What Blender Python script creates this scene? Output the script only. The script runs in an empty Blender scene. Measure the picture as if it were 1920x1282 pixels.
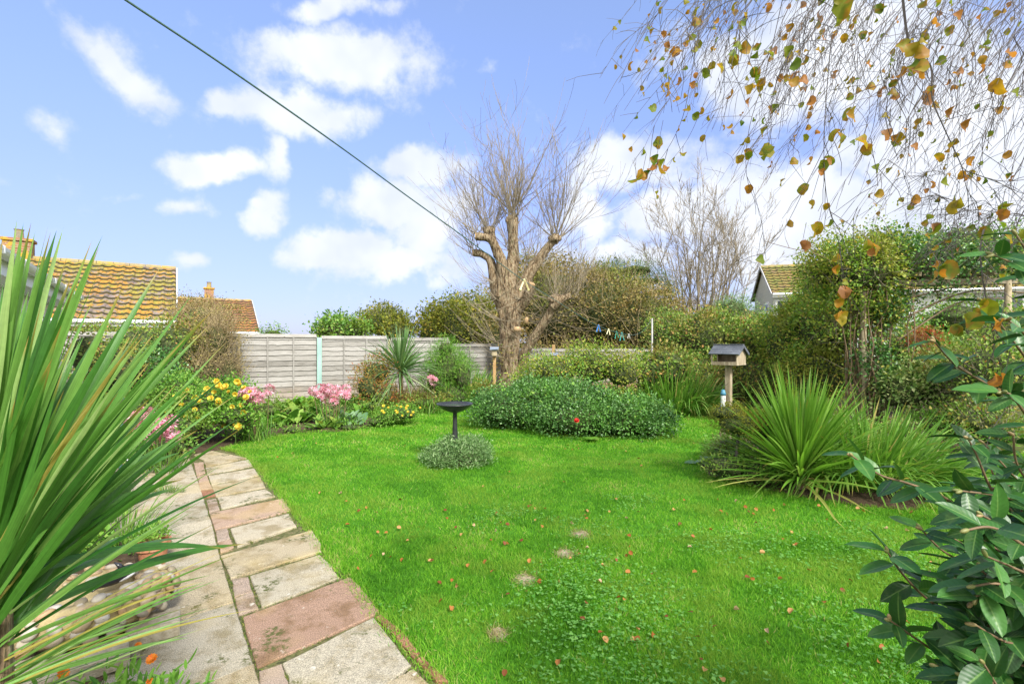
import bpy, math, random
import numpy as np
from mathutils import Vector, noise as mnoise

SC = bpy.context.scene
COL = SC.collection
rad = math.radians
R = np.random.default_rng(7)

# ------------------------------------------------------------------ camera
HC = 1.7; FP = 900.0; HZ = 641.0        # eye height, focal length and horizon of the 1920 wide photograph
cam_d = bpy.data.cameras.new('camera'); cam = bpy.data.objects.new('camera', cam_d); COL.objects.link(cam)
cam.location = (0, 0, HC); cam.rotation_euler = (rad(90), 0, 0)
cam_d.sensor_width = 36; cam_d.lens = 36*FP/1920; cam_d.clip_start = 0.05; cam_d.clip_end = 3000
SC.camera = cam

# ------------------------------------------------------------------ light
SUN_EL, SUN_AZ = 42, 148            # azimuth clockwise from +Y: behind the camera, to its right
SC.view_settings.view_transform = 'Standard'; SC.view_settings.look = 'None'
SC.view_settings.gamma = 1; SC.view_settings.use_curve_mapping = False
SC.view_settings.exposure = 1.2
sd = bpy.data.lights.new('sun', 'SUN'); sd.energy = 2.9; sd.angle = rad(10); sd.color = (1, .96, .9)
so = bpy.data.objects.new('sun', sd); COL.objects.link(so)
sdir = Vector((math.sin(rad(SUN_AZ))*math.cos(rad(SUN_EL)), math.cos(rad(SUN_AZ))*math.cos(rad(SUN_EL)), math.sin(rad(SUN_EL))))
so.rotation_euler = sdir.to_track_quat('Z', 'Y').to_euler(); so.location = (0, -5, 12)

class NT:
    """small helper to write node trees"""
    def __init__(s, tree): s.t = tree
    def n(s, typ, **kw):
        x = s.t.nodes.new(typ)
        for k, v in kw.items(): setattr(x, k, v)
        return x
    def link(s, a, b): s.t.links.new(a, b)
    def setin(s, node, idx, v):
        if isinstance(v, bpy.types.NodeSocket): s.link(v, node.inputs[idx])
        else: node.inputs[idx].default_value = v
    def m(s, op, a, b=0.0, c=None, clamp=False):
        x = s.n('ShaderNodeMath', operation=op, use_clamp=clamp)
        s.setin(x, 0, a); s.setin(x, 1, b)
        if c is not None: s.setin(x, 2, c)
        return x.outputs[0]
    def mix(s, f, a, b, blend='MIX'):
        x = s.n('ShaderNodeMix', data_type='RGBA', blend_type=blend)
        s.setin(x, 0, f); s.setin(x, 6, a if isinstance(a, bpy.types.NodeSocket) else (*a, 1)); s.setin(x, 7, b if isinstance(b, bpy.types.NodeSocket) else (*b, 1))
        return x.outputs[2]
    def ramp(s, f, stops, interp='LINEAR'):
        x = s.n('ShaderNodeValToRGB'); cr = x.color_ramp; cr.interpolation = interp
        while len(cr.elements) < len(stops): cr.elements.new(.5)
        for e, (p, c) in zip(cr.elements, stops):
            e.position = p; e.color = (*c, 1) if len(c) == 3 else c
        s.link(f, x.inputs[0]); return x.outputs[0]
    def noise(s, vec, scale, detail=4, rough=.55, out=0):
        x = s.n('ShaderNodeTexNoise'); x.inputs['Scale'].default_value = scale
        x.inputs['Detail'].default_value = detail; x.inputs['Roughness'].default_value = rough
        if vec is not None: s.link(vec, x.inputs['Vector'])
        return x.outputs[out]
    def smooth(s, v, a, b):
        x = s.n('ShaderNodeMapRange', interpolation_type='SMOOTHSTEP'); s.setin(x, 0, v)
        x.inputs[1].default_value = a; x.inputs[2].default_value = b
        return x.outputs[0]

W = bpy.data.worlds.new('World'); SC.world = W; W.use_nodes = True
wt = W.node_tree; wt.nodes.clear(); w = NT(wt)
sky = w.n('ShaderNodeTexSky', sky_type='NISHITA', sun_disc=False)
sky.sun_elevation = rad(SUN_EL); sky.sun_rotation = rad(SUN_AZ); sky.air_density = 1.0; sky.dust_density = .6; sky.ozone_density = 2.5
tc = w.n('ShaderNodeTexCoord'); sep = w.n('ShaderNodeSeparateXYZ'); w.link(tc.outputs['Generated'], sep.inputs[0])
az = w.m('ARCTAN2', sep.outputs[0], sep.outputs[1]); el = w.m('ARCSINE', sep.outputs[2])
warp = w.noise(tc.outputs['Generated'], 9, 4, .55, 1); wsep = w.n('ShaderNodeSeparateXYZ'); w.link(warp, wsep.inputs[0])
yy = w.m('MAXIMUM', sep.outputs[1], .08); gu = w.m('DIVIDE', sep.outputs[0], yy); gv = w.m('DIVIDE', sep.outputs[2], yy)
azw = w.m('ADD', gu, w.m('MULTIPLY', w.m('SUBTRACT', wsep.outputs[0], .5), .13))
elw = w.m('ADD', gv, w.m('MULTIPLY', w.m('SUBTRACT', wsep.outputs[1], .5), .13))
CLOUDS = [(215,125,175,34,40,.75),(640,105,165,48,8,1),(540,208,115,42,0,1),(400,205,55,28,0,.7),(515,285,30,45,0,.8),(410,308,82,26,0,.85),
 (345,385,60,22,0,.6),(490,400,48,34,0,.85),(365,487,42,26,0,.7),(85,240,52,28,10,.5),(775,315,80,40,0,.9),(730,380,85,45,10,.95),(615,365,30,40,0,.5),
 (800,440,90,70,0,.9),(630,472,110,36,0,.95),(760,500,160,34,0,.8),(1180,305,150,52,0,.8),(1090,400,50,55,0,.9),(1180,470,130,30,0,.7),
 (1290,400,120,60,0,.8),(1540,420,260,110,0,1.2),(1840,300,260,260,0,1.1),(1460,130,150,120,0,1.05),(1640,80,260,100,0,1),(935,130,48,22,-30,.4),(620,8,90,22,0,.55),(735,12,40,20,0,.45),(0,335,50,22,0,.35),(225,362,45,15,0,.25),(1700,560,300,60,0,.9)]
acc = None
for (px, py, rx, ry, ang, st) in CLOUDS:
    u, v = (px-960)/FP, (HZ-py)/FP; q = math.sqrt(1+u*u+v*v)
    a0, e0 = u, v
    ra, re = rx/FP, ry/FP
    t = rad(-ang); da = w.m('SUBTRACT', azw, a0); de = w.m('SUBTRACT', elw, e0)
    p = w.m('ADD', w.m('MULTIPLY', da, math.cos(t)/ra), w.m('MULTIPLY', de, math.sin(t)/ra))
    r_ = w.m('ADD', w.m('MULTIPLY', da, -math.sin(t)/re), w.m('MULTIPLY', de, math.cos(t)/re))
    d2 = w.m('ADD', w.m('MULTIPLY', p, p), w.m('MULTIPLY', r_, r_))
    g = w.m('MULTIPLY', w.m('POWER', 2.7183, w.m('MULTIPLY', d2, -.85)), st)
    acc = g if acc is None else w.m('MAXIMUM', acc, g)
# unseen cloud cover outside the view, added for neutral fill light
far = w.m('MULTIPLY', w.smooth(w.noise(tc.outputs['Generated'], 3.2, 5), .30, .5), w.smooth(w.m('ABSOLUTE', az), .95, 1.4))
rear_fill = w.smooth(w.m('ABSOLUTE', az), 1.2, 2.2)   # unseen clouds behind the camera made extra bright as added fill
acc = w.m('MAXIMUM', acc, far)
fb = w.noise(tc.outputs['Generated'], 10, 7, .62)
dens = w.m('ADD', acc, w.m('MULTIPLY', w.m('SUBTRACT', fb, .5), 1.45))
cl = w.smooth(dens, .16, .66)
shade = w.noise(tc.outputs['Generated'], 7, 3)
ccol = w.ramp(shade, [(.3, (5.6, 6.1, 7.2)), (.65, (7.8, 8.0, 8.4))])
ccol = w.mix(rear_fill, ccol, (14.5, 14.0, 13.2))
hz = w.smooth(el, -.02, .75)
tint = w.ramp(hz, [(0, (1.1, 1.05, 1.5)), (.35, (1.55, 1.45, 1.95)), (1, (2.75, 2.4, 2.45))])
skyc = w.mix(1.0, sky.outputs[0], tint, 'MULTIPLY')
hazec = w.mix(w.smooth(el, .55, -.02), skyc, (3.9, 4.65, 6.9))
skyc2 = w.mix(.66, skyc, hazec)
full = w.mix(w.m('MULTIPLY', cl, .93), skyc2, ccol)
bg = w.n('ShaderNodeBackground'); bg.inputs[1].default_value = .062; w.link(full, bg.inputs[0])
wo = w.n('ShaderNodeOutputWorld'); w.link(bg.outputs[0], wo.inputs[0])

# ------------------------------------------------------------------ general helpers
def at(px, py, Y):                        # photo direction at distance Y -> world point
    return np.array([(px-960)/FP*Y, Y, HC+(HZ-py)/FP*Y])
def gr(px, py):                           # photo direction meets the ground
    Y = HC*FP/(py-HZ); return np.array([(px-960)/FP*Y, Y, 0.0])
def nrm(a): return a/np.maximum(np.linalg.norm(a, axis=-1, keepdims=True), 1e-9)
def mk(name, V, F, mat=None, parent=None, rnd=None, tt=None, col=None, uu=None, smooth=True, mats=None, midx=None):
    V = np.asarray(V, np.float32).reshape(-1, 3)
    Fs = F if isinstance(F, list) else [F]
    Fs = [np.asarray(f, np.int32) for f in Fs if len(f)]
    me = bpy.data.meshes.new(name)
    me.vertices.add(len(V)); me.vertices.foreach_set('co', V.ravel())
    lv = np.concatenate([f.ravel() for f in Fs]); tot = np.concatenate([np.full(len(f), f.shape[1], np.int32) for f in Fs])
    me.loops.add(len(lv)); me.loops.foreach_set('vertex_index', lv)
    me.polygons.add(len(tot)); st = np.concatenate([[0], np.cumsum(tot)[:-1]]).astype(np.int32)
    me.polygons.foreach_set('loop_start', st)
    try: me.polygons.foreach_set('loop_total', tot)
    except Exception: pass
    me.polygons.foreach_set('use_smooth', np.full(len(tot), bool(smooth)))
    for nm, a in (('rnd', rnd), ('tt', tt), ('uu', uu)):
        if a is not None:
            at_ = me.attributes.new(nm, 'FLOAT', 'POINT'); at_.data.foreach_set('value', np.asarray(a, np.float32))
    if col is not None:
        at_ = me.attributes.new('col', 'FLOAT_COLOR', 'POINT'); at_.data.foreach_set('color', np.asarray(col, np.float32).ravel())
    if mats:
        for m_ in mats: me.materials.append(m_)
        me.polygons.foreach_set('material_index', np.asarray(midx, np.int32))
    elif mat: me.materials.append(mat)
    me.update(calc_edges=True); me.validate()
    o = bpy.data.objects.new(name, me); COL.objects.link(o)
    if parent is not None:
        o.parent = parent; o.matrix_parent_inverse.identity()
        l = parent.location; 
        o.location = (-l[0], -l[1], -l[2])
        if parent.parent is not None:          # sub-part: parent part already carries the offset
            o.location = (0, 0, 0)
    return o
def tag(o, label=None, cat=None, group=None, kind=None):
    if label: o['label'] = label
    if cat: o['category'] = cat
    if group: o['group'] = group
    if kind: o['kind'] = kind
    return o
def thing(name, loc, label, cat, group=None):
    o = bpy.data.objects.new(name, None); COL.objects.link(o); o.empty_display_size = .1
    o.location = tuple(float(x) for x in loc); return tag(o, label, cat, group)
class MB:
    """collects shapes into one mesh"""
    def __init__(s): s.V = []; s.F = {}; s.n = 0; s.r = []; s.t = []
    def add(s, V, F, r=0.0, t=0.0):
        V = np.asarray(V, float).reshape(-1, 3)
        for f in (F if isinstance(F, list) else [F]):
            f = np.asarray(f, np.int64)
            if len(f): s.F.setdefault(f.shape[1], []).append(f+s.n)
        s.V.append(V); s.n += len(V)
        s.r.append(np.broadcast_to(r, (len(V),))); s.t.append(np.broadcast_to(t, (len(V),)))
    def box(s, c, size, rz=0, axes=None, bev=0.0, r=0.0):
        h = np.array(size)/2.0; b = min(bev, h.min()*.9)
        if b <= 0:
            v = np.array([[x, y, z] for x in (-1, 1) for y in (-1, 1) for z in (-1, 1)])*h
            f = np.array([[0,1,3,2],[4,6,7,5],[0,4,5,1],[2,3,7,6],[0,2,6,4],[1,5,7,3]]); FL = [f]
        else:
            v = []; idx = {}
            for x in (-1, 1):
                for y in (-1, 1):
                    for z in (-1, 1):
                        for k in range(3):
                            p = np.array([x, y, z])*(h-b); p[k] += (x, y, z)[k]*b
                            idx[(x, y, z, k)] = len(v); v.append(p)
            q = []; tr = []
            def I(x, y, z, k): return idx[(x, y, z, k)]
            for sx in (-1, 1):
                a = [I(sx,-1,-1,0), I(sx,1,-1,0), I(sx,1,1,0), I(sx,-1,1,0)]; q.append(a if sx > 0 else a[::-1])
                a = [I(-1,sx,-1,1), I(-1,sx,1,1), I(1,sx,1,1), I(1,sx,-1,1)]; q.append(a if sx > 0 else a[::-1])
                a = [I(-1,-1,sx,2), I(1,-1,sx,2), I(1,1,sx,2), I(-1,1,sx,2)]; q.append(a if sx > 0 else a[::-1])
            for sa in (-1, 1):
                for sb in (-1, 1):
                    q.append([I(sa,sb,-1,0), I(sa,sb,1,0), I(sa,sb,1,1), I(sa,sb,-1,1)][::(1 if sa*sb > 0 else -1)])
                    q.append([I(sa,-1,sb,0), I(sa,1,sb,0), I(sa,1,sb,2), I(sa,-1,sb,2)][::(-1 if sa*sb > 0 else 1)])
                    q.append([I(-1,sa,sb,1), I(1,sa,sb,1), I(1,sa,sb,2), I(-1,sa,sb,2)][::(1 if sa*sb > 0 else -1)])
                    for sc in (-1, 1): tr.append([I(sa,sb,sc,0), I(sa,sb,sc,1), I(sa,sb,sc,2)][::(1 if sa*sb*sc > 0 else -1)])
            v = np.array(v); FL = [np.array(q), np.array(tr)]
        if axes is not None: v = v @ np.array(axes)
        elif rz:
            c_, s_ = math.cos(rz), math.sin(rz); v = np.stack([v[:,0]*c_-v[:,1]*s_, v[:,0]*s_+v[:,1]*c_, v[:,2]], 1)
        s.add(v+np.array(c), FL, r)
    def tube(s, pts, rr, sides=6, r=0.0, cap=True):
        P = np.asarray(pts, float); n = len(P); rr = np.broadcast_to(rr, (n,))
        T = nrm(np.gradient(P, axis=0)); up = np.array([0, 0, 1.0]) if abs(T[0, 2]) < .9 else np.array([1.0, 0, 0])
        A = nrm(np.cross(T, up)); B = np.cross(T, A)
        for i in range(1, n):
            if np.dot(A[i], A[i-1]) < 0: A[i] = -A[i]; B[i] = -B[i]
        th = np.arange(sides)/sides*2*math.pi
        V = P[:, None]+rr[:, None, None]*(np.cos(th)[None, :, None]*A[:, None]+np.sin(th)[None, :, None]*B[:, None])
        i = np.arange(n-1)[:, None]*sides; j = np.arange(sides)[None]; k = (j+1) % sides
        F = np.stack([i+j, i+k, i+sides+k, i+sides+j], -1).reshape(-1, 4)
        FL = [F]
        if cap: FL.append(np.arange(sides)[None, ::-1]); FL.append(((n-1)*sides+np.arange(sides))[None])
        s.add(V.reshape(-1, 3), FL, r, np.repeat(np.linspace(0, 1, n), sides))
    def lathe(s, prof, c=(0, 0, 0), sides=32, r=0.0):
        prof = np.array(prof, float); th = np.arange(sides)/sides*2*math.pi
        V = np.stack([prof[:, None, 0]*np.cos(th), prof[:, None, 0]*np.sin(th), np.repeat(prof[:, 1:2], sides, 1)], -1)+np.array(c)
        n = len(prof); i = np.arange(n-1)[:, None]*sides; j = np.arange(sides)[None]; k = (j+1) % sides
        s.add(V.reshape(-1, 3), np.stack([i+j, i+k, i+sides+k, i+sides+j], -1).reshape(-1, 4), r)
    def poly(s, pts, z0, z1, r=0.0):      # prism over an outline
        p = np.array(pts)[:, :2]; n = len(p)
        a = sum(p[i, 0]*p[(i+1) % n, 1]-p[(i+1) % n, 0]*p[i, 1] for i in range(n))
        if a < 0: p = p[::-1]
        V = np.concatenate([np.c_[p, np.full(n, z0)], np.c_[p, np.full(n, z1)]]); i = np.arange(n); k = (i+1) % n
        s.add(V, [np.stack([i, k, k+n, i+n], 1), (i+n)[None]], r)
    def ball(s, c, rr, seg=10, rings=6, axes=None, r=0.0, jit=0):
        th = np.linspace(0, math.pi, rings+1); V = []
        for t in th:
            for a in range(seg):
                V.append([math.sin(t)*math.cos(2*math.pi*a/seg), math.sin(t)*math.sin(2*math.pi*a/seg), math.cos(t)])
        V = np.array(V)
        if jit: V = V*(1+jit*np.repeat(R.normal(0, 1, (rings+1)), seg)[:, None]*.3)+R.normal(0, jit*.3, V.shape)
        V = V*np.array(rr)
        if axes is not None: V = V @ np.array(axes)
        i = np.arange(rings)[:, None]*seg; j = np.arange(seg)[None]; k = (j+1) % seg
        s.add(V+np.array(c), np.stack([i+j, i+seg+j, i+seg+k, i+k], -1).reshape(-1, 4), r)
    def build(s, name, mat, parent=None, smooth=False, sub=None):
        o = mk(name, np.concatenate(s.V), [np.concatenate(f) for f in s.F.values()], mat, parent, np.concatenate(s.r), np.concatenate(s.t), smooth=smooth)
        return o
def frames(D, N):
    Yv = nrm(D); X = nrm(np.cross(Yv, N)); Z = np.cross(X, Yv); return np.stack([X, Yv, Z], 1)
def scatter(T, TF, P, M, S, tt=None):
    n, m = len(P), len(T); S = np.asarray(S)
    S = S[:, None, None] if S.ndim == 1 else S[:, None, :]
    V = np.einsum('nmi,nij->nmj', T[None]*S, M)+P[:, None]
    F = [(f[None]+(np.arange(n)*m)[:, None, None]).reshape(-1, f.shape[1]) for f in TF]
    return V.reshape(-1, 3), F
def tile_leaf():                          # four-sided leaf folded along its rib
    T = np.array([[0,0,0],[.34,.38,.09],[0,1,0.0],[-.34,.38,.09],[0,.42,-.02]], float)
    return T, [np.array([[0,1,4],[4,1,2],[4,2,3],[0,4,3]])]
def round_leaf(k=7, w_=.42):
    a = np.linspace(0, 2*math.pi, k, endpoint=False)
    T = np.stack([w_*np.sin(a), .5-.5*np.cos(a), .10*np.abs(np.sin(a))], 1); T = np.concatenate([T, [[0,.5,0]]])
    return T, [np.array([[k, i, (i+1) % k] for i in range(k)])]
def big_leaf(nl=8, nw=4, w_=.23, tip=.86, curl=.16, fold=.2):
    V = []; 
    for i in range(nl+1):
        t = i/nl; ww = w_*(math.sin(math.pi*t**tip))**.62*(1-.18*t)+.003
        for j in range(nw+1):
            u = -1+2*j/nw
            V.append([u*ww, t, fold*abs(u)*ww-curl*t*t+.012*math.sin(9*t)*u*u])
    F = [[i*(nw+1)+j, i*(nw+1)+j+1, (i+1)*(nw+1)+j+1, (i+1)*(nw+1)+j] for i in range(nl) for j in range(nw)]
    return np.array(V, float), [np.array(F)]
def blades(P, D, L, Wd, droop, segs=5, prof='grass', fold=.25, side=None, rng=R):
    """many strap leaves; P base, D direction, L length"""
    n = len(P); D = nrm(D); L = np.broadcast_to(L, (n,)); Wd = np.broadcast_to(Wd, (n,)); droop = np.broadcast_to(droop, (n,))
    t = np.linspace(0, 1, segs+1)
    C = P[:, None]+D[:, None]*(L[:, None]*t)[..., None]
    C[..., 2] -= (droop*L)[:, None]*t**2.2
    if side is None:
        side = np.cross(D, np.array([0, 0, 1.0])+rng.normal(0, .35, (n, 3)))
    side = nrm(side); T = nrm(np.gradient(C, axis=1)); N = nrm(np.cross(side[:, None], T))
    if prof == 'grass': wp = (1-t**1.6)*.95+.05
    elif prof == 'sword': wp = np.interp(t, [0, .06, .25, .55, .8, .95, 1], [.5, .6, .95, 1, .62, .18, .02])
    else: wp = np.interp(t, [0, .1, .5, .85, 1], [.55, .8, 1, .6, .05])
    hw = (Wd[:, None]*wp/2)[..., None]
    a = C-side[:, None]*hw+N*hw*fold; b = C+side[:, None]*hw+N*hw*fold
    if fold > 0:
        V = np.stack([a, C, b], 2); k = 3
    else: V = np.stack([a, b], 2); k = 2
    V = V.reshape(n, -1, 3); m = V.shape[1]
    f = np.array([[i*k+j, i*k+j+1, (i+1)*k+j+1, (i+1)*k+j] for i in range(segs) for j in range(k-1)])
    F = (f[None]+(np.arange(n)*m)[:, None, None]).reshape(-1, 4)
    return V.reshape(-1, 3), F, m, np.tile(np.repeat(t, k), n)
def inpoly(x, y, poly):
    poly = np.asarray(poly)[:, :2]; c = np.zeros(len(x), bool); j = len(poly)-1
    for i in range(len(poly)):
        xi, yi = poly[i]; xj, yj = poly[j]
        c ^= ((yi > y) != (yj > y)) & (x < (xj-xi)*(y-yi)/((yj-yi)+1e-12)+xi); j = i
    return c
def smoothpoly(pts, k=4, closed=True):   # Catmull-Rom
    p = np.array(pts, float); n = len(p); out = []
    for i in range(n if closed else n-1):
        if closed: a, b, c, d = p[(i-1) % n], p[i], p[(i+1) % n], p[(i+2) % n]
        else: a, b, c, d = p[max(i-1, 0)], p[i], p[i+1], p[min(i+2, n-1)]
        for q in range(k):
            t = q/k; out.append(.5*((2*b)+(-a+c)*t+(2*a-5*b+4*c-d)*t*t+(-a+3*b-3*c+d)*t**3))
    if not closed: out.append(p[-1])
    return np.array(out)

# ------------------------------------------------------------------ materials
def newmat(name):
    m = bpy.data.materials.new(name); m.use_nodes = True; m.node_tree.nodes.clear(); t = NT(m.node_tree)
    o = t.n('ShaderNodeOutputMaterial'); b = t.n('ShaderNodeBsdfPrincipled'); t.link(b.outputs[0], o.inputs[0]); return m, t, b, o
def attr(t, nm, out='Fac'): return t.n('ShaderNodeAttribute', attribute_name=nm).outputs[out]
def leafmat(name, stops, rough=.5, trans=.3, spec=.4, tip=None, interp='LINEAR', patch=None, veins=None):
    m, t, b, o = newmat(name)
    r = attr(t, 'rnd'); c = t.ramp(r, stops, interp)
    tc = t.n('ShaderNodeTexCoord')
    if patch: c = t.mix(t.smooth(t.noise(tc.outputs['Object'], patch[0], 2), .48, .62), c, t.mix(.65, c, patch[1]))
    if tip: c = t.mix(t.m('MULTIPLY', t.smooth(attr(t, 'tt'), tip[0], tip[1]), t.smooth(t.m('FRACT', t.m('MULTIPLY', r, 7.31)), tip[3], tip[3]+.1)), c, tip[2])
    if veins == 'long':                  # fibres running along a sword leaf
        cb = t.n('ShaderNodeCombineXYZ'); t.link(t.m('ADD', t.m('MULTIPLY', attr(t,'uu'), 5), t.m('MULTIPLY', r, 90)), cb.inputs[0]); t.link(t.m('MULTIPLY', attr(t,'tt'), 2.5), cb.inputs[1])
        fv = t.noise(cb.outputs[0], 1.0, 4, .7); c = t.mix(1, c, t.ramp(fv, [(.3,(.62,.62,.6)),(.5,(1,1,1)),(.7,(1.35,1.3,1.3))]), 'MULTIPLY')
        bn = t.n('ShaderNodeBump'); bn.inputs['Strength'].default_value = .35; bn.inputs['Distance'].default_value = .002; t.link(fv, bn.inputs['Height']); t.link(bn.outputs[0], b.inputs['Normal'])
    if veins == 'rib':                   # midrib and side veins of a broad leaf
        au = t.m('ABSOLUTE', attr(t,'uu')); c = t.mix(t.m('MULTIPLY', t.smooth(au, .13, .02), .6), c, (.16,.30,.07))
        wv = t.m('SINE', t.m('MULTIPLY', t.m('SUBTRACT', t.m('MULTIPLY', attr(t,'tt'), 8), t.m('MULTIPLY', au, 1.3)), 6.283))
        bn = t.n('ShaderNodeBump'); bn.inputs['Strength'].default_value = .12; bn.inputs['Distance'].default_value = .001; t.link(t.m('ADD', wv, t.noise(tc.outputs['Object'], 90, 3)), bn.inputs['Height']); t.link(bn.outputs[0], b.inputs['Normal'])
        c = t.mix(t.m('MULTIPLY', t.smooth(t.noise(tc.outputs['Object'], 28, 4), .56, .7), .35), c, (.12,.2,.04))
    c = t.mix(t.noise(tc.outputs['Object'], 60, 2), c, t.mix(1, c, (.7,.7,.7), 'MULTIPLY'))
    t.link(c, b.inputs['Base Color']); b.inputs['Roughness'].default_value = rough; b.inputs['Specular IOR Level'].default_value = spec
    if trans > 0:
        tr = t.n('ShaderNodeBsdfTranslucent'); t.link(t.mix(.5, c, t.mix(1, c, (1.5,1.6,.6), 'MULTIPLY')), tr.inputs[0])
        ms = t.n('ShaderNodeMixShader'); ms.inputs[0].default_value = trans
        t.link(b.outputs[0], ms.inputs[1]); t.link(tr.outputs[0], ms.inputs[2]); t.link(ms.outputs[0], o.inputs[0])
    return m
def solid(name, stops, scale=8, rough=.7, bump=.0, bscale=40, metal=0, spec=.4, stretch=None, rndmix=0):
    """procedural surface: a noise ramp between colours plus bump"""
    m, t, b, o = newmat(name); tc = t.n('ShaderNodeTexCoord'); v = tc.outputs['Object']
    if stretch:
        mp = t.n('ShaderNodeMapping'); mp.inputs['Scale'].default_value = stretch; t.link(v, mp.inputs[0]); v = mp.outputs[0]
    f = t.noise(v, scale, 5, .6)
    if rndmix: f = t.m('ADD', t.m('MULTIPLY', f, 1-rndmix), t.m('MULTIPLY', attr(t, 'rnd'), rndmix))
    t.link(t.ramp(f, stops), b.inputs['Base Color']); b.inputs['Roughness'].default_value = rough
    b.inputs['Metallic'].default_value = metal; b.inputs['Specular IOR Level'].default_value = spec
    if bump:
        bn = t.n('ShaderNodeBump'); bn.inputs['Strength'].default_value = bump; bn.inputs['Distance'].default_value = .06 if name == 'tree_bark' else .02
        t.link(t.noise(v, bscale, 5), bn.inputs['Height']); t.link(bn.outputs[0], b.inputs['Normal'])
    return m
G1 = [(0,(.03,.09,.012)),(.5,(.07,.19,.025)),(1,(.13,.29,.05))]
M = {}
M['grass'] = leafmat('lawn_grass', [(0,(.05,.19,.010)),(.4,(.15,.42,.022)),(.8,(.29,.58,.045)),(.93,(.40,.60,.09)),(1,(.52,.46,.18))], .55, .4, .2, patch=(1.3,(.27,.42,.05)))
M['clover'] = leafmat('clover_leaf', [(0,(.08,.27,.03)),(1,(.22,.46,.10))], .5, .3, .3)
M['straw'] = leafmat('dry_grass', [(0,(.3,.24,.1)),(1,(.5,.42,.2))], .7, .3)
M['fallen'] = leafmat('fallen_leaf', [(0,(.22,.06,.015)),(.35,(.42,.14,.025)),(.7,(.5,.26,.07)),(1,(.62,.42,.25))], .6, .2)
M['cordy'] = leafmat('sword_leaf', [(0,(.025,.11,.015)),(.35,(.08,.24,.03)),(.7,(.20,.40,.08)),(.9,(.36,.5,.17)),(.95,(.42,.38,.08)),(1,(.46,.34,.08))], .38, .3, .5, tip=(.86,1,(.4,.28,.06),.35), veins='long')
M['cordy2'] = leafmat('sword_leaf_bright', [(0,(.10,.26,.025)),(.6,(.24,.46,.06)),(.9,(.38,.56,.13)),(1,(.56,.48,.14))], .4, .4, .4, tip=(.85,1,(.4,.28,.06),.5), veins='long')
M['cordy3'] = leafmat('sword_leaf_grey', [(0,(.09,.2,.06)),(.6,(.18,.33,.11)),(1,(.42,.5,.26))], .4, .3, .5, veins='long')
M['strap'] = leafmat('strap_leaf', [(0,(.07,.2,.02)),(.6,(.18,.38,.05)),(.9,(.32,.48,.1)),(1,(.56,.46,.16))], .45, .35, .4, tip=(.8,1,(.45,.33,.08),.6))
M['camellia'] = leafmat('camellia_leaf', [(0,(.014,.07,.010)),(.6,(.028,.115,.016)),(1,(.06,.19,.028))], .42, .08, .45, veins='rib')
M['camellia_under'] = M['camellia']
M['island'] = leafmat('dense_shrub_leaf', [(0,(.04,.12,.025)),(.6,(.10,.25,.05)),(1,(.24,.44,.12))], .4, .25, .5, patch=(1.5,(.14,.34,.05)))
M['mound'] = leafmat('grey_green_leaf', [(0,(.08,.18,.05)),(.6,(.2,.36,.11)),(1,(.42,.56,.28))], .5, .25, .4)
M['green'] = leafmat('mid_green_leaf', [(0,(.06,.17,.02)),(.5,(.16,.35,.05)),(.85,(.29,.49,.09)),(1,(.48,.5,.12))], .5, .3, .4, patch=(1.2,(.2,.3,.03)))
M['bright'] = leafmat('bright_green_leaf', [(0,(.08,.24,.025)),(.6,(.20,.42,.05)),(1,(.36,.54,.11))], .5, .35, .3)
M['olive'] = leafmat('olive_leaf', [(0,(.09,.13,.015)),(.5,(.25,.29,.03)),(.85,(.40,.38,.05)),(1,(.5,.38,.07))], .6, .3, .3, patch=(.7,(.1,.13,.02)))
M['autumn'] = leafmat('brown_green_leaf', [(0,(.10,.10,.02)),(.4,(.26,.22,.06)),(.75,(.40,.30,.11)),(.9,(.48,.32,.14)),(1,(.28,.33,.06))], .65, .25, .25, patch=(.5,(.16,.23,.03)))
M['mixed'] = leafmat('mixed_hedge_leaf', [(0,(.08,.16,.025)),(.45,(.20,.35,.05)),(.7,(.34,.47,.08)),(.88,(.54,.44,.11)),(1,(.56,.3,.1))], .55, .3, .35, patch=(.8,(.25,.19,.04)))
M['climber'] = leafmat('climber_leaf', [(0,(.08,.18,.025)),(.5,(.25,.43,.05)),(.8,(.48,.54,.09)),(1,(.62,.47,.1))], .5, .35, .35, patch=(1.3,(.3,.3,.04)))
M['dark'] = leafmat('dark_glossy_leaf', [(0,(.04,.12,.025)),(.7,(.09,.25,.05)),(1,(.2,.4,.09))], .35, .15, .6)
M['conifer'] = leafmat('conifer_needles', [(0,(.03,.07,.015)),(.5,(.10,.17,.03)),(1,(.2,.3,.05))], .6, .15)
M['redleaf'] = leafmat('red_orange_leaf', [(0,(.35,.06,.03)),(.6,(.55,.14,.05)),(1,(.5,.3,.06))], .5, .3)
M['rusty'] = leafmat('orange_green_leaf', [(0,(.12,.2,.03)),(.4,(.3,.28,.04)),(.7,(.42,.2,.04)),(1,(.4,.09,.04))], .5, .3)
M['variegated'] = leafmat('pale_variegated_leaf', [(0,(.1,.22,.04)),(.5,(.25,.4,.1)),(1,(.55,.58,.25))], .45, .25)
M['drygrass'] = leafmat('bronze_grass', [(0,(.2,.17,.05)),(.6,(.42,.35,.12)),(1,(.56,.47,.2))], .6, .3)
M['birch'] = leafmat('birch_leaf', [(0,(.12,.2,.02)),(.3,(.25,.28,.02)),(.6,(.42,.26,.02)),(.85,(.45,.18,.03)),(1,(.35,.17,.08))], .5, .5, .3, patch=(26,(.5,.2,.03)))
M['pink'] = leafmat('pink_petal', [(0,(.8,.25,.4)),(.5,(.9,.45,.6)),(1,(.95,.7,.8))], .5, .35)
M['yellow'] = leafmat('yellow_petal', [(0,(.85,.6,.03)),(1,(.95,.82,.15))], .5, .3)
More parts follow.
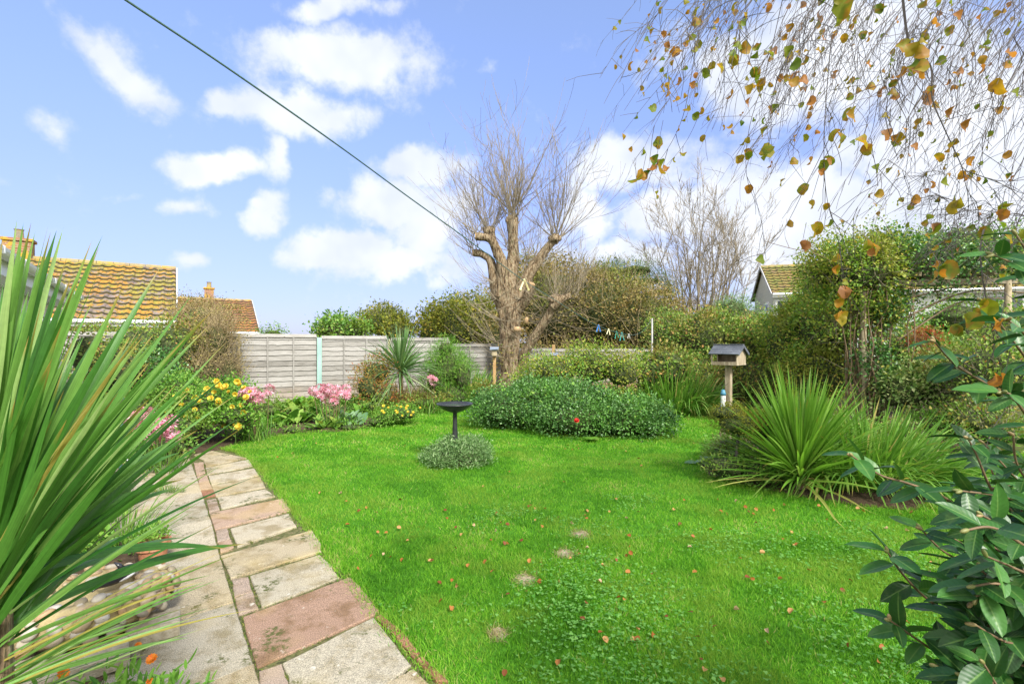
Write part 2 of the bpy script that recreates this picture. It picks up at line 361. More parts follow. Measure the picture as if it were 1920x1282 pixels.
M['orange'] = leafmat('orange_petal', [(0,(.85,.2,.02)),(1,(.95,.42,.04))], .5, .3)
M['red'] = leafmat('red_petal', [(0,(.6,.02,.02)),(1,(.8,.05,.04))], .5, .2)
M['bark'] = solid('tree_bark', [(.36,(.05,.035,.02)),(.44,(.15,.10,.055)),(.51,(.26,.19,.105)),(.57,(.40,.32,.22)),(.64,(.16,.14,.06))], 9, .95, 1, 18, stretch=(2.4,2.4,.45))
M['cut'] = solid('cut_wood', [(.3,(.28,.17,.08)),(.7,(.5,.36,.2))], 9, .9, .5, 30)
M['twig'] = solid('grey_twig', [(.3,(.15,.125,.085)),(.7,(.28,.235,.16))], 8, .8)
M['twig_tan'] = solid('tan_twig', [(.3,(.24,.18,.09)),(.7,(.42,.34,.19))], 8, .8)
M['twig_dark'] = solid('dark_twig', [(.3,(.06,.05,.045)),(.7,(.14,.12,.11))], 8, .7)
M['birchtwig'] = solid('birch_twig', [(.3,(.045,.04,.038)),(.7,(.11,.095,.085))], 8, .7)
M['stem'] = solid('green_stem', [(.3,(.08,.16,.03)),(.7,(.16,.26,.06))], 20, .6)
M['stem_brown'] = solid('brown_stem', [(.3,(.10,.07,.04)),(.7,(.22,.15,.08))], 20, .6)
M['white'] = solid('white_upvc', [(.3,(.74,.76,.78)),(.7,(.82,.83,.84))], 3, .35)
M['rope'] = solid('green_line', [(.3,(.05,.10,.10)),(.7,(.11,.20,.19))], 300, .6)
M['blackplastic'] = solid('black_metal', [(.3,(.018,.02,.022)),(.7,(.035,.038,.04))], 12, .38)
M['soil'] = solid('soil', [(.3,(.045,.028,.016)),(.6,(.10,.065,.035)),(.8,(.16,.11,.06))], 22, .95, 1, 60)

# ------------------------------------------------------------------ ground, lawn and beds
lawn_px = [(836,1290),(792,1240),(753,1197),(716,1153),(700,1132),(660,1086),(632,1060),(604,1030),(594,1000),(556,963),(532,930),(502,893),(476,865),(452,848),
 (418,840),(470,820),(560,808),(640,806),(700,797),(760,783),(790,771),(815,760),(900,756),(1000,760),(1200,772),(1345,779),(1352,800),(1335,845),(1308,868),
 (1328,890),(1400,907),(1480,925),(1600,945),(1715,955),(1778,905),(1800,868),(1920,848),(2200,848)]
lawn = [gr(*p)[:2] for p in lawn_px]+[(5.5,1.2),(-.2,1.2)]
lawn = np.array(lawn)
def gmat(name, stops, s1, s2, bump=.6):
    m, t, b, o = newmat(name); tc = t.n('ShaderNodeTexCoord'); v = tc.outputs['Object']
    f = t.m('ADD', t.m('MULTIPLY', t.noise(v, s1, 4), .5), t.m('MULTIPLY', t.noise(v, s2, 4), .5))
    t.link(t.ramp(f, stops), b.inputs['Base Color']); b.inputs['Roughness'].default_value = .9; b.inputs['Specular IOR Level'].default_value = .1
    bn = t.n('ShaderNodeBump'); bn.inputs['Strength'].default_value = bump; bn.inputs['Distance'].default_value = .03
    t.link(t.noise(v, s2, 5), bn.inputs['Height']); t.link(bn.outputs[0], b.inputs['Normal']); return m
g = MB(); g.add([[-600,-200,-.012],[600,-200,-.012],[600,900,-.012],[-600,900,-.012]], [np.array([[0,1,2,3]])])
tag(g.build('ground', gmat('earth_ground', [(.3,(.05,.05,.02)),(.55,(.09,.11,.03)),(.75,(.14,.14,.05))], .8, 14)), kind='structure')
g = MB(); g.poly(lawn, -.008, 0.0)
tag(g.build('lawn', gmat('lawn_base', [(.3,(.04,.14,.01)),(.55,(.07,.22,.015)),(.75,(.12,.28,.02))], 1.2, 40)), kind='structure')

STONES = [(985,1087,.078),(1060,1038,.072),(1088,1002,.075),(935,1188,.05)]
mm = solid('stepping_stone', [(.3,(.2,.17,.09)),(.5,(.38,.32,.2)),(.7,(.52,.46,.34))], 90, .95, .8, 120)
ms = solid('pebble_concrete', [(.3,(.2,.17,.09)),(.5,(.38,.32,.2)),(.7,(.52,.46,.34))], 90, .95, .8, 120)
STL = ['round gravelly stepping stone sunk in lawn, the barest one', 'oval stepping stone half hidden under dry grass, second from the bare one', 'stepping stone farthest from the path edging, nearly overgrown', 'stepping stone nearest the red path bricks, covered with straw']
for (px, py, rr), lb in zip(STONES, STL):
    c = gr(px, py); a = np.linspace(0, 2*math.pi, 20, endpoint=False); q = 1+R.normal(0, .05, 20)
    g = MB(); g.poly(np.stack([c[0]+rr*q*np.cos(a), c[1]+rr*1.15*q*np.sin(a)], 1), -.004, .006)
    tag(g.build('stepping_stone', mm), lb, 'stepping stone', 'stepping stones sunk in the lawn')

# lawn grass: real blades, thinner and denser near the eye
def lawn_points(n, y0, y1, pw=2.0):
    # uniform over area inside the visible wedge
    out = []
    while sum(len(o) for o in out) < n:
        y = y0+(y1-y0)*R.random(n*2); x = (R.random(n*2)*2-1)*y1*1.12
        k = (np.abs(x) < y*1.12+.3); x, y = x[k], y[k]; k = inpoly(x, y, lawn); x, y = x[k], y[k]; out.append(np.stack([x, y], 1))
    return np.concatenate(out)[:n]
def clumpn(x, y, s, off=0):
    return np.array([mnoise.noise(Vector((a*s+off, b*s, 3.1))) for a, b in zip(x, y)])
VV, FF, RR, TT = [], [], [], []; off = 0
for (n, y0, y1, h, wd) in ((125000,1.8,4.2,.038,.0038),(110000,4.2,7.5,.036,.0055),(60000,7.5,14,.04,.011)):
    p = lawn_points(n, y0, y1); ln = .8+.5*np.interp(R.random(n), [0,1],[0,1])
    keep = np.ones(n, bool)
    for (px, py, rr) in STONES:
        c = gr(px, py); d = np.hypot(p[:,0]-c[0], (p[:,1]-c[1])/1.15); keep &= d > rr*(.35+.75*R.random(n))
    p = p[keep]; ln = ln[keep]; m_ = len(p)
    P = np.c_[p, np.zeros(m_)]; D = np.c_[R.normal(0,.6,(m_,2)), np.ones(m_)]
    tall = 1+.35*clumpn(p[:,0], p[:,1], 2.3)
    V, F, k, t = blades(P, D, h*ln*tall, wd*(.7+.6*R.random(m_)), .25*R.random(m_), 2, 'grass', 0, side=np.c_[R.normal(0,1,(m_,2)), np.zeros(m_)])
    VV.append(V); FF.append(F+off); off += len(V); RR.append(np.repeat(np.clip(R.normal(.42,.27,m_)+.5*clumpn(p[:,0], p[:,1], 1.7, 9)+.3*clumpn(p[:,0], p[:,1], 6, 2),0,1), k)); TT.append(t)
tag(mk('lawn_grass', np.concatenate(VV), np.concatenate(FF), M['grass'], rnd=np.concatenate(RR), tt=np.concatenate(TT), smooth=False), 'short bright green grass of the lawn', 'grass', kind='stuff')
# straw round the stepping stones
Ps = []
for (px, py, rr) in STONES:
    c = gr(px, py); n = 130; a = R.random(n)*6.28; d = rr*(.7+.75*R.random(n)**1.5); Ps.append(np.c_[c[0]+d*np.cos(a), c[1]+d*1.1*np.sin(a), np.full(n,.004)])
P = np.concatenate(Ps); n = len(P)
V, F, k, t = blades(P, np.c_[R.normal(0,1,(n,2)), np.full(n,.55)], .045+.03*R.random(n), .0035, .2, 3, 'grass', 0)
tag(mk('dry_grass', V, F, M['straw'], rnd=np.repeat(R.random(n), k), tt=t), 'straw coloured dry grass around the sunken stones', 'grass', kind='stuff')
# clover
n = 34000; p = lawn_points(n, 1.9, 5.3); f = clumpn(p[:,0], p[:,1], 1.15, 5)+.28*clumpn(p[:,0], p[:,1], 5)
bias = np.interp(p[:,0]/p[:,1], [-.4,-.1,.1,.6,1], [-.55,-.25,.12,.12,-.1])+np.interp(p[:,1], [2,3.2,4.3,5], [.12,.08,-.06,-.4])
p = p[(f+bias) > R.random(n)**1.2*1.1-.12]; n = len(p)
T0, _ = round_leaf(6, .5); T0 = np.concatenate([T0*np.array([1,1,.6])]); Ts = []; Fs = []
for q in range(3):
    a = q*2.094; c_, s_ = math.cos(a), math.sin(a); Ts.append(np.stack([T0[:,0]*c_-T0[:,1]*s_, T0[:,0]*s_+T0[:,1]*c_, T0[:,2]], 1)); Fs.append(_[0]+q*len(T0))
T = np.concatenate(Ts); TF = [np.concatenate(Fs)]
D = np.c_[R.normal(0,1,(n,2)), R.normal(0,.12,n)]; N = np.c_[R.normal(0,.3,(n,2)), np.ones(n)]
V, F = scatter(T, TF, np.c_[p, .022+.022*R.random(n)], frames(D, N), .006+.008*R.random(n))
tag(mk('clover', V, F, M['clover'], rnd=np.repeat(R.random(n), len(T)), smooth=False), 'low clover leaves spreading through the lawn', 'clover', kind='stuff')

# ------------------------------------------------------------------ paving
def cr5(x, y): return gr(300+x/2.775, 820+y/2.775)[:2]
slabs = []   # (outline, colour)
TAN=(.43,.37,.26); CREAM=(.48,.43,.335); RED=(.34,.225,.165); PINK=(.43,.31,.235); GREY=(.42,.385,.305); PGREY=(.38,.30,.245); BRICK=(.33,.165,.105)
def S(pts, c): slabs.append(([cr5(*p) for p in pts], c))
S([(640,1185),(1112,945),(1308,1195),(1130,1330),(700,1350)], GREY); S([(1180,1292),(1318,1215),(1440,1330),(1200,1380)], TAN)
S([(512,1225),(632,1185),(690,1350),(530,1360)], PGREY)
S([(430,942),(985,735),(1040,780),(1132,905),(1118,930),(505,1203)], RED)
S([(375,742),(458,727),(480,805),(388,836)], PGREY); S([(390,842),(482,812),(512,898),(410,925)], PGREY)
S([(470,727),(830,615),(880,655),(930,735),(530,890)], GREY)
S([(318,625),(790,492),(835,560),(838,600),(368,740)], TAN)
S([(290,490),(350,478),(365,535),(300,550)], PGREY); S([(303,555),(370,540),(385,580),(315,608)], PINK)
S([(367,482),(670,402),(710,470),(402,575)], CREAM)
S([(256,402),(640,322),(682,385),(287,487)], PINK)
S([(300,318),(550,274),(600,310),(320,376)], CREAM); S([(242,332),(292,322),(310,378),(256,393)], PGREY)
S([(268,256),(522,207),(548,262),(290,312)], TAN); S([(252,204),(490,166),(514,203),(268,250)], CREAM)
S([(237,162),(462,117),(484,152),(247,197)], CREAM); S([(228,126),(392,100),(452,112),(238,157)], TAN); S([(172,92),(272,72),(382,95),(226,122)], TAN)
S([(176,137),(226,131),(236,188),(190,200)], PINK); S([(192,206),(242,198),(272,270),(208,277)], PINK); S([(211,282),(278,276),(290,306),(228,318)], BRICK)
# edging bricks beside the lawn
for q in ([(1118,942),(1150,930),(1252,1008),(1222,1040)],[(1225,1045),(1262,1020),(1352,1130),(1322,1160)],[(1330,1165),(1362,1145),(1500,1282),(1440,1282)]): S(q, BRICK)
# big slabs left of the joint
edge = [(-70,-120),(160,132),(186,200),(230,330),(262,430),(298,572),(315,642),(383,866),(487,1192),(560,1430),(640,1700)]
E = [cr5(*p) for p in edge[1:]]; E.insert(0, E[0]+(E[0]-E[1])*1.6)
rd = np.array([.74,.67])
lc = [TAN,CREAM,CREAM,GREY,CREAM,GREY,TAN,GREY,TAN,GREY]
for i in range(len(E)-1):
    a, b = E[i], E[i+1]
    x0 = 0.0
    for j, wd in enumerate((.62,.9,.75,.9,.8)):
        sh = (b-a)*(.0 if j % 2 == 0 else .35)
        s0, s1 = x0, x0+wd; c = np.array(lc[(i+3*j) % 10])*(.92+.12*R.random())
        slabs.append(([a+sh-rd*s0, b+sh-rd*s0, b+sh-rd*s1, a+sh-rd*s1], tuple(c))); x0 += wd+.004
V, F4, Fn, Cc = [], [], [], []
g = MB(); cols = []
for pts, c in slabs:
    p = np.array(pts); cen = p.mean(0); n = len(p); out = []
    for i in range(n):
        a, b = p[i], p[(i+1) % n]; dl = nrm(b-a); 
        k = 7
        for q in range(k):
            t = q/k; out.append(a+(b-a)*t)
    out = np.array(out); dcen = cen-out; out = out+nrm(dcen)*(-.003+np.abs(R.normal(0,.004,len(out))))[:,None]
    ar = np.sum(out[:,0]*np.roll(out[:,1],-1)-np.roll(out[:,0],-1)*out[:,1])
    if ar < 0: out = out[::-1]
    zt = .014+R.normal(0,.002); ins = out+nrm(cen-out)*.006; m_ = len(out)
    tilt = R.normal(0,.004,2)
    zz = lambda q: zt+(q-cen)@tilt
    VV = np.concatenate([np.c_[out, np.full(m_,-.01)], np.c_[out, zz(out)-.005], np.c_[ins, zz(ins)]]); i = np.arange(m_); k = (i+1) % m_
    g.add(VV, [np.concatenate([np.stack([i,k,k+m_,i+m_],1), np.stack([i+m_,k+m_,k+2*m_,i+2*m_],1)]), (i+2*m_)[None]]); cols.append(np.tile([*c,1], (len(VV),1)))
m, t, b, o = newmat('paving_slab'); tc = t.n('ShaderNodeTexCoord'); v = tc.outputs['Object']
c = attr(t, 'col', 'Color')
sp = t.noise(v, 170, 3, .7); c1 = t.mix(1, c, t.ramp(sp, [(.32,(.34,.34,.32)),(.5,(.86,.86,.84)),(.68,(1.4,1.36,1.26))]), 'MULTIPLY')
c2 = t.mix(t.smooth(t.noise(v, 4, 6, .7), .46, .64), c1, t.mix(1, c1, (.66,.62,.5), 'MULTIPLY'))
c3 = t.mix(t.m('MULTIPLY', t.smooth(t.noise(v, 17, 4, .6), .66, .74), .7), c2, (.62,.6,.52))
mossf = t.m('MULTIPLY', t.smooth(t.noise(v, 3.1, 6, .75), .54, .64), t.smooth(t.noise(v, 40, 3), .42, .56))
c4 = t.mix(mossf, c3, (.08,.09,.025))
c5 = t.mix(t.m('MULTIPLY', t.smooth(t.noise(v, 1.7, 2), .5, .66), .25), c4, (.5,.38,.14))
t.link(c5, b.inputs['Base Color']); b.inputs['Roughness'].default_value = .88; b.inputs['Specular IOR Level'].default_value = .25
bn = t.n('ShaderNodeBump'); bn.inputs['Strength'].default_value = .7; bn.inputs['Distance'].default_value = .006; t.link(t.m('ADD', sp, t.noise(v, 22, 4)), bn.inputs['Height']); t.link(bn.outputs[0], b.inputs['Normal'])
o = mk('path', np.concatenate(g.V), [np.concatenate(f) for f in g.F.values()], m, col=np.concatenate(cols), smooth=False); tag(o, kind='structure')
base = [tuple(q) for q in ([cr5(120,40), cr5(300,60), cr5(400,85), cr5(490,120), cr5(600,280), cr5(720,400), cr5(860,540), cr5(960,690), cr5(1060,760), cr5(1150,905), cr5(1270,1000), cr5(1380,1120), cr5(1520,1290), np.array([-.2,1.6])])]
base += [(-5.5,1.6), (-8.6,8.0), tuple(E[0]-rd*1.5), tuple(E[0])]
g = MB(); g.poly(base, -.009, -.003); tag(g.build('path_bed', solid('mossy_joint_soil', [(.35,(.05,.05,.02)),(.5,(.12,.13,.04)),(.65,(.2,.16,.09))], 30, .95, 1, 60)), kind='structure')
# moss and weeds in the joints
P = []
for pts, c in slabs:
    p = np.array(pts)
    for i in range(len(p)):
        a, b2 = p[i], p[(i+1) % len(p)]; L = np.linalg.norm(b2-a)
        if a[1] > 9 or R.random() < .12: continue
        k = int(L*240); s = R.random(k); s = s[(np.sin(s*9+R.random()*6) > .1)]
        q = a+(b2-a)*s[:,None]+R.normal(0,.006,(len(s),2)); P.append(np.c_[q, np.full(len(q), .0)])
P = np.concatenate(P); n = len(P)
V, F, k, tq = blades(P, np.c_[R.normal(0,.8,(n,2)), np.ones(n)], .012+.02*R.random(n), .004, .3, 2, 'grass', 0)
mo = leafmat('joint_moss', [(0,(.05,.12,.01)),(.6,(.13,.22,.02)),(1,(.3,.26,.06))], .8, .2)
tag(mk('joint_moss', V, F, mo, rnd=np.repeat(R.random(n), k), tt=tq), 'moss and tiny weeds in the paving joints', 'moss', kind='stuff')
# ragged grass hanging over the path edge
ed = np.array([gr(*p)[:2] for p in lawn_px[:15]]); P = []
for a, b2 in zip(ed[:-1], ed[1:]):
    k = int(np.linalg.norm(b2-a)*1000); s = R.random(k); q = a+(b2-a)*s[:,None]+R.normal(0,.034,(k,2))-np.array([.015,0]); P.append(np.c_[q, np.zeros(k)])
P = np.concatenate(P); n = len(P)
V, F, k, tq = blades(P, np.c_[R.normal(-.25,.5,(n,1)), R.normal(0,.5,(n,1)), np.ones(n)], .03+.035*R.random(n), .0042, .6*R.random(n), 3, 'grass', 0)
tag(mk('edge_grass', V, F, M['grass'], rnd=np.repeat(np.clip(R.normal(.6,.3,n),0,1), k), tt=tq), 'longer uneven grass along the paving edge', 'grass', kind='stuff')

# soil of the beds
for nm, px in (('soil', [(418,842),(470,823),(560,811),(640,809),(700,800),(760,786),(792,774),(818,763),(905,759),(1010,750),(1010,738),(700,735),(420,745),(100,790),(60,870),(380,848)]),
               ('soil', [(1347,781),(1354,800),(1337,845),(1310,868),(1330,892),(1400,909),(1480,927),(1600,947),(1717,957),(1780,907),(1802,870),(1900,800),(1800,760),(1400,755),(1190,755),(1205,774)])):
    g = MB(); g.poly([gr(*p)[:2] for p in px], -.010, .004); tag(g.build(nm, M['soil']), kind='structure')

# fallen birch leaves on the lawn, each one an object
T, TF = round_leaf(7, .42); T[:,2] += .18*(T[:,0]**2)*4-.05
protos = []
for q in range(5):
    T2 = T*np.array([1,1,.6+.5*q]); T2[:,2] += .25*np.sin(T2[:,1]*3+q)*.3
    me_o = mk('fallen_leaf', T2*.034, TF, M['fallen'], rnd=np.full(len(T2), q/4.)); protos.append(me_o)
spots = [(820,1097),(830,1130),(1180,1030),(905,917),(1297,1030),(1420,985),(1200,965),(1183,1210),(1192,1202),(1440,1195),(1337,1165),(1290,1155),(1345,1180),(1225,1195),(1098,960),(1070,985)]
q = lawn_points(250, 2.2, 5.2); q = q[(q[:,0]/q[:,1] > -.35)][:170]
pts = [gr(*s)[:2] for s in spots]+[a for a in q]
q2 = lawn_points(25, 5.2, 8); pts += [a for a in q2]
for i, p in enumerate(pts):
    o = protos[i] if i < 5 else protos[int(R.integers(5))].copy()
    if i >= 5: COL.objects.link(o)
    o.location = (p[0], p[1], .03); o.rotation_euler = (R.normal(0,.5), R.normal(0,.5), R.random()*6.28); s = .75+.5*R.random(); o.scale = (s,s,s)
    tag(o, 'small curled brown and orange birch leaf fallen on the lawn', 'leaf', 'fallen leaves on the lawn')

# ------------------------------------------------------------------ foliage builders
LEAF = {'tile': tile_leaf(), 'round': round_leaf(), 'needle': (np.array([[-.06,0,0],[.06,0,0],[.05,.6,.02],[0,1,0],[-.05,.6,.02]]), [np.array([[0,1,2,3,4]])]),
        'long': (np.array([[0,0,0],[.15,.35,.05],[.11,.75,.02],[0,1,-.05],[-.11,.75,.02],[-.15,.35,.05],[0,.5,-.01]]), [np.array([[6,0,1],[6,1,2],[6,2,3],[6,3,4],[6,4,5],[6,5,0]])])}
def ell(px, py, Y, rx, ry, rd=None):      # ellipsoid from its photo position, distance and half sizes
    c = at(px, py, Y); a = rx*Y/FP; b = ry*Y/FP; return (*c, a, rd if rd else a*.8, b)
def shell_points(ells, n, depth=.16, rough=.16, nscale=1.6, zmin=.03):
    E_ = np.array(ells); ar = (E_[:,3]*E_[:,5]+E_[:,3]*E_[:,4]+E_[:,4]*E_[:,5]); out = []; nn = []
    need = n
    while need > 0:
        k = R.choice(len(E_), int(need*2)+20, p=ar/ar.sum()); e = E_[k]
        u = nrm(R.normal(0,1,(len(k),3))); u[:,2] = np.where(R.random(len(k)) < .55, np.abs(u[:,2]), u[:,2])
        p = e[:,:3]+u*e[:,3:]*(1-np.abs(R.normal(0,depth,len(k))))[:,None]
        if rough:
            nz = np.array([mnoise.noise(Vector(a*nscale))*rough*1.6+mnoise.noise(Vector(a*nscale*3.1))*rough*.8 for a in p]); p = e[:,:3]+(p-e[:,:3])*(1+nz)[:,None]
        ok = p[:,2] > zmin
        for q in range(len(E_)):
            d = (((p-E_[q,:3])/E_[q,3:])**2).sum(1); ok &= (d > .62) | (k == q)
        p = p[ok]; u = nrm(u[ok]/E_[k[ok],3:]); out.append(p[:need]); nn.append(u[:need]); need -= len(p[:need])
    return np.concatenate(out), np.concatenate(nn)
def leaves_on(name, ells, n, size, mat, parent, shape='tile', cl=14, spread=None, depth=.16, rough=.16, nscale=1.6, zmin=.03, outw=.7, upw=.4):
    nc = max(8, n//cl); C, N = shell_points(ells, nc, depth, rough, nscale, zmin)
    tone = np.clip(R.normal(.5,.2,nc), 0, 1)
    sp = spread or size*2.6
    k = np.repeat(np.arange(nc), cl); P = C[k]+R.normal(0, sp, (len(k),3)); P[:,2] = np.maximum(P[:,2], zmin)
    D = N[k]*outw+np.array([0,0,upw*.5])+R.normal(0,.65,(len(k),3)); NN = np.array([0,0,.9])+N[k]*.7+R.normal(0,.5,(len(k),3))
    T, TF = LEAF[shape]; s = size*(.6+.7*R.random(len(k)))
    V, F = scatter(T, TF, P, frames(D, NN), s)
    r = np.clip(tone[k]+R.normal(0,.2,len(k)), 0, 1)
    return mk(name, V, F, mat, parent, rnd=np.repeat(r, len(T)), tt=np.tile(T[:,1], len(k)), smooth=False)
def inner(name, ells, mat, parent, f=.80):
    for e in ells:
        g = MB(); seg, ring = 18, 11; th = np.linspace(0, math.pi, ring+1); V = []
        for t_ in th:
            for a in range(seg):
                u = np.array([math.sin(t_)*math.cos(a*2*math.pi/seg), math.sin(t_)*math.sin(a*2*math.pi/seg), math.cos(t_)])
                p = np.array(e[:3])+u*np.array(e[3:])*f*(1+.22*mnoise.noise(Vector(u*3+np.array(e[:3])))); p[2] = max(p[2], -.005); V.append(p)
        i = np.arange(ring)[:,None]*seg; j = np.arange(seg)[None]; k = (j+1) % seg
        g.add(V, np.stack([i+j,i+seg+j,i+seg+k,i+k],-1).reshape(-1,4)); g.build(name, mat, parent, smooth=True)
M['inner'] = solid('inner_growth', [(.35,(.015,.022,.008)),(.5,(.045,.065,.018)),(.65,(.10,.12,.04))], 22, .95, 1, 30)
def twigs_out(name, ells, n, L, r0, mat, parent, zmin=.05, up=.5, bend=.25, f=.75, rough=0):
    C, N = shell_points(ells, n, .1, rough, 1.5, zmin); g = MB()
    for c, u in zip(C, N):
        d = nrm(u+np.array([0,0,up])+R.normal(0,.35,3)); l = L*(.5+R.random()); p = c-d*l*f; pts = [p]
        for q in range(4):
            d = nrm(d+R.normal(0,bend,3)); p = p+d*l*.3; pts.append(p)
        g.tube(pts, np.linspace(r0, r0*.3, 5), 3, R.random(), cap=False)
    return g.build(name, mat, parent)
def bush(name, label, cat, ells, n, size, mat, shape='tile', core=True, tw=0, twL=.3, twr=.004, twm=None, group=None, ground=True, **kw):
    b_ = np.array(ells)[0]; t_ = thing(name, (b_[0], b_[1], 0), label, cat, group)
    leaves_on('foliage', ells, n, size, M[mat], t_, shape, **kw)
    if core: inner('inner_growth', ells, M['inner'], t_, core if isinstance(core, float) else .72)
    if tw: twigs_out('twigs', ells, tw, twL, twr, M[twm or 'twig'], t_)
    return t_
def grow(g, p, d, L, r, lvl, kids=3, spread=.5, up=.25, wob=.12, seg=5, sides=5, minr=.0012, klen=.62, r_end=.35):
    pts = [p]; rr = [r]; d = nrm(d)
    for i in range(seg):
        d = nrm(d+R.normal(0,wob,3)+np.array([0,0,up*.25])); p = p+d*L/seg; pts.append(p); rr.append(r*(1-(1-r_end)*(i+1)/seg))
    g.tube(pts, np.maximum(rr, minr), sides if lvl > 1 else 3, R.random(), cap=False)
    if lvl > 0:
        for q in range(kids):
            i = int(R.integers(1, seg+1)); a = nrm(pts[min(i+1, seg)]-pts[i-1]); dd = nrm(a+R.normal(0,spread,3)+np.array([0,0,up]))
            grow(g, pts[i], dd, L*klen*(.7+.5*R.random()), rr[i]*.6, lvl-1, kids, spread, up, wob, max(3, seg-1), sides, minr, klen, r_end)

# ------------------------------------------------------------------ buildings
def tiled_roof(name, origin, e, dn, width, run, z0, z1, tw, th, mat, parent):
    """interlocking clay tiles: origin is the ridge end, e along the ridge, dn down the slope (horizontal)"""
    L = math.hypot(run, z0-z1); nt = max(1, int(round(width/tw))); nc = max(1, int(round(L/th)))
    u = []; hu = []
    for i in range(nt):
        for s_, h_ in ((0,.0),(.1,.024),(.22,.034),(.34,.022),(.46,.002),(.75,-.006)): u.append((i+s_)*width/nt); hu.append(h_)
    u.append(width); hu.append(0); u = np.array(u); hu = np.array(hu)
    v = []; hv = []
    for j in range(nc): v += [(j+.0)*L/nc, (j+.93)*L/nc]; hv += [.0, .05]
    v.append(L); hv.append(0)
    v = np.array(v); hv = np.array(hv); e3 = np.array([*e,0.]); d3 = np.array([dn[0]*run/L, dn[1]*run/L, (z1-z0)/L]); n3 = np.cross(e3, d3); n3 = n3 if n3[2] > 0 else -n3
    o = np.array([*origin, z0]); tid = np.arange(len(u))//6
    P = o+u[None,:,None]*e3+v[:,None,None]*d3+(hu[None,:]+hv[:,None]+R.normal(0,.002,(len(v),len(u))))[...,None]*n3
    a, b2 = len(v), len(u); i = np.arange(a-1)[:,None]*b2; j = np.arange(b2-1)[None]
    F = np.stack([i+j,i+j+1,i+b2+j+1,i+b2+j],-1).reshape(-1,4)
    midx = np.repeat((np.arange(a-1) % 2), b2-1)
    rn = (np.sin((np.arange(a)//2)[:,None]*12.9898+tid[None]*78.233)*43758.5) % 1
    tt = np.tile(((np.arange(a) % 2))[:,None], (1,b2))
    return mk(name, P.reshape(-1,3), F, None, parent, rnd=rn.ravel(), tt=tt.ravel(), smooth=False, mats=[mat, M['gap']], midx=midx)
def roofmat(name, base, l1, l2, k1=.5, k2=.5):
    m, t, b, o = newmat(name); v = t.n('ShaderNodeTexCoord').outputs['Object']
    c = t.ramp(attr(t,'rnd'), [(0,tuple(x*.75 for x in base)),(1,tuple(x*1.2 for x in base))])
    c = t.mix(t.smooth(t.m('ADD', t.noise(v,.9,3), t.m('MULTIPLY', t.m('SUBTRACT', t.noise(v,7,4), .5), .9)), k1-.03, k1+.06), c, l1)
    c = t.mix(t.smooth(t.m('ADD', t.noise(v,1.3,3), t.m('MULTIPLY', t.m('SUBTRACT', t.noise(v,11,4), .5), .9)), k2, k2+.08), c, l2)
    c = t.mix(t.m('MULTIPLY', t.smooth(t.noise(v,14,4), .56,.62), .9), c, (.05,.055,.012))
    t.link(c, b.inputs['Base Color']); b.inputs['Roughness'].default_value = .9
    bn = t.n('ShaderNodeBump'); bn.inputs['Strength'].default_value = .6; bn.inputs['Distance'].default_value = .02; t.link(t.noise(v,35,4), bn.inputs['Height']); t.link(bn.outputs[0], b.inputs['Normal'])
    return m
def brickmat(name, c1, c2, mortar, sc=1.0):
    m, t, b, o = newmat(name); v = t.n('ShaderNodeTexCoord').outputs['Object']
    sp = t.n('ShaderNodeSeparateXYZ'); t.link(v, sp.inputs[0]); cb = t.n('ShaderNodeCombineXYZ'); t.link(t.m('ADD', sp.outputs[0], sp.outputs[1]), cb.inputs[0]); t.link(sp.outputs[2], cb.inputs[1])
    br = t.n('ShaderNodeTexBrick'); br.inputs['Scale'].default_value = sc; br.inputs['Brick Width'].default_value = .225; br.inputs['Row Height'].default_value = .075; br.inputs['Mortar Size'].default_value = .008
    br.inputs['Color1'].default_value = (*c1,1); br.inputs['Color2'].default_value = (*c2,1); br.inputs['Mortar'].default_value = (*mortar,1); t.link(cb.outputs[0], br.inputs['Vector'])
    t.link(t.mix(t.smooth(t.noise(v,4,4),.5,.6), br.outputs[0], (.42,.27,.03)), b.inputs['Base Color']); b.inputs['Roughness'].default_value = .9; return m
M['roof1'] = roofmat('lichen_tiles', (.20,.155,.135), (.40,.20,.025), (.27,.23,.03), .49, .50)
M['roof2'] = roofmat('orange_tiles', (.23,.085,.05), (.38,.15,.03), (.26,.18,.03), .51, .60)
M['roof3'] = roofmat('mossy_tiles', (.22,.13,.08), (.24,.17,.04), (.15,.17,.03), .44, .46)
M['ridge'] = solid('ridge_tile', [(.3,(.2,.17,.13)),(.5,(.3,.25,.12)),(.7,(.42,.26,.04))], 4, .9, .5, 20)
M['brick'] = brickmat('chimney_brick', (.2,.09,.05), (.3,.14,.07), (.3,.27,.2))
M['render'] = solid('painted_wall', [(.3,(.5,.48,.42)),(.7,(.62,.6,.54))], 3, .85)
M['fascia'] = solid('grey_gutter', [(.3,(.35,.36,.37)),(.7,(.5,.5,.5))], 3, .5)
M['glass'] = solid('window_glass', [(.3,(.05,.06,.07)),(.7,(.09,.1,.11))], 1, .06, spec=.9)
M['gap'] = solid('tile_gap_shade_moss', [(.3,(.035,.03,.02)),(.6,(.07,.065,.03)),(.7,(.12,.12,.03))], 8, .95)  # dark colour paints the shadow under each tile course, mixed with moss
def V3(p2, z): return np.array([p2[0], p2[1], z])
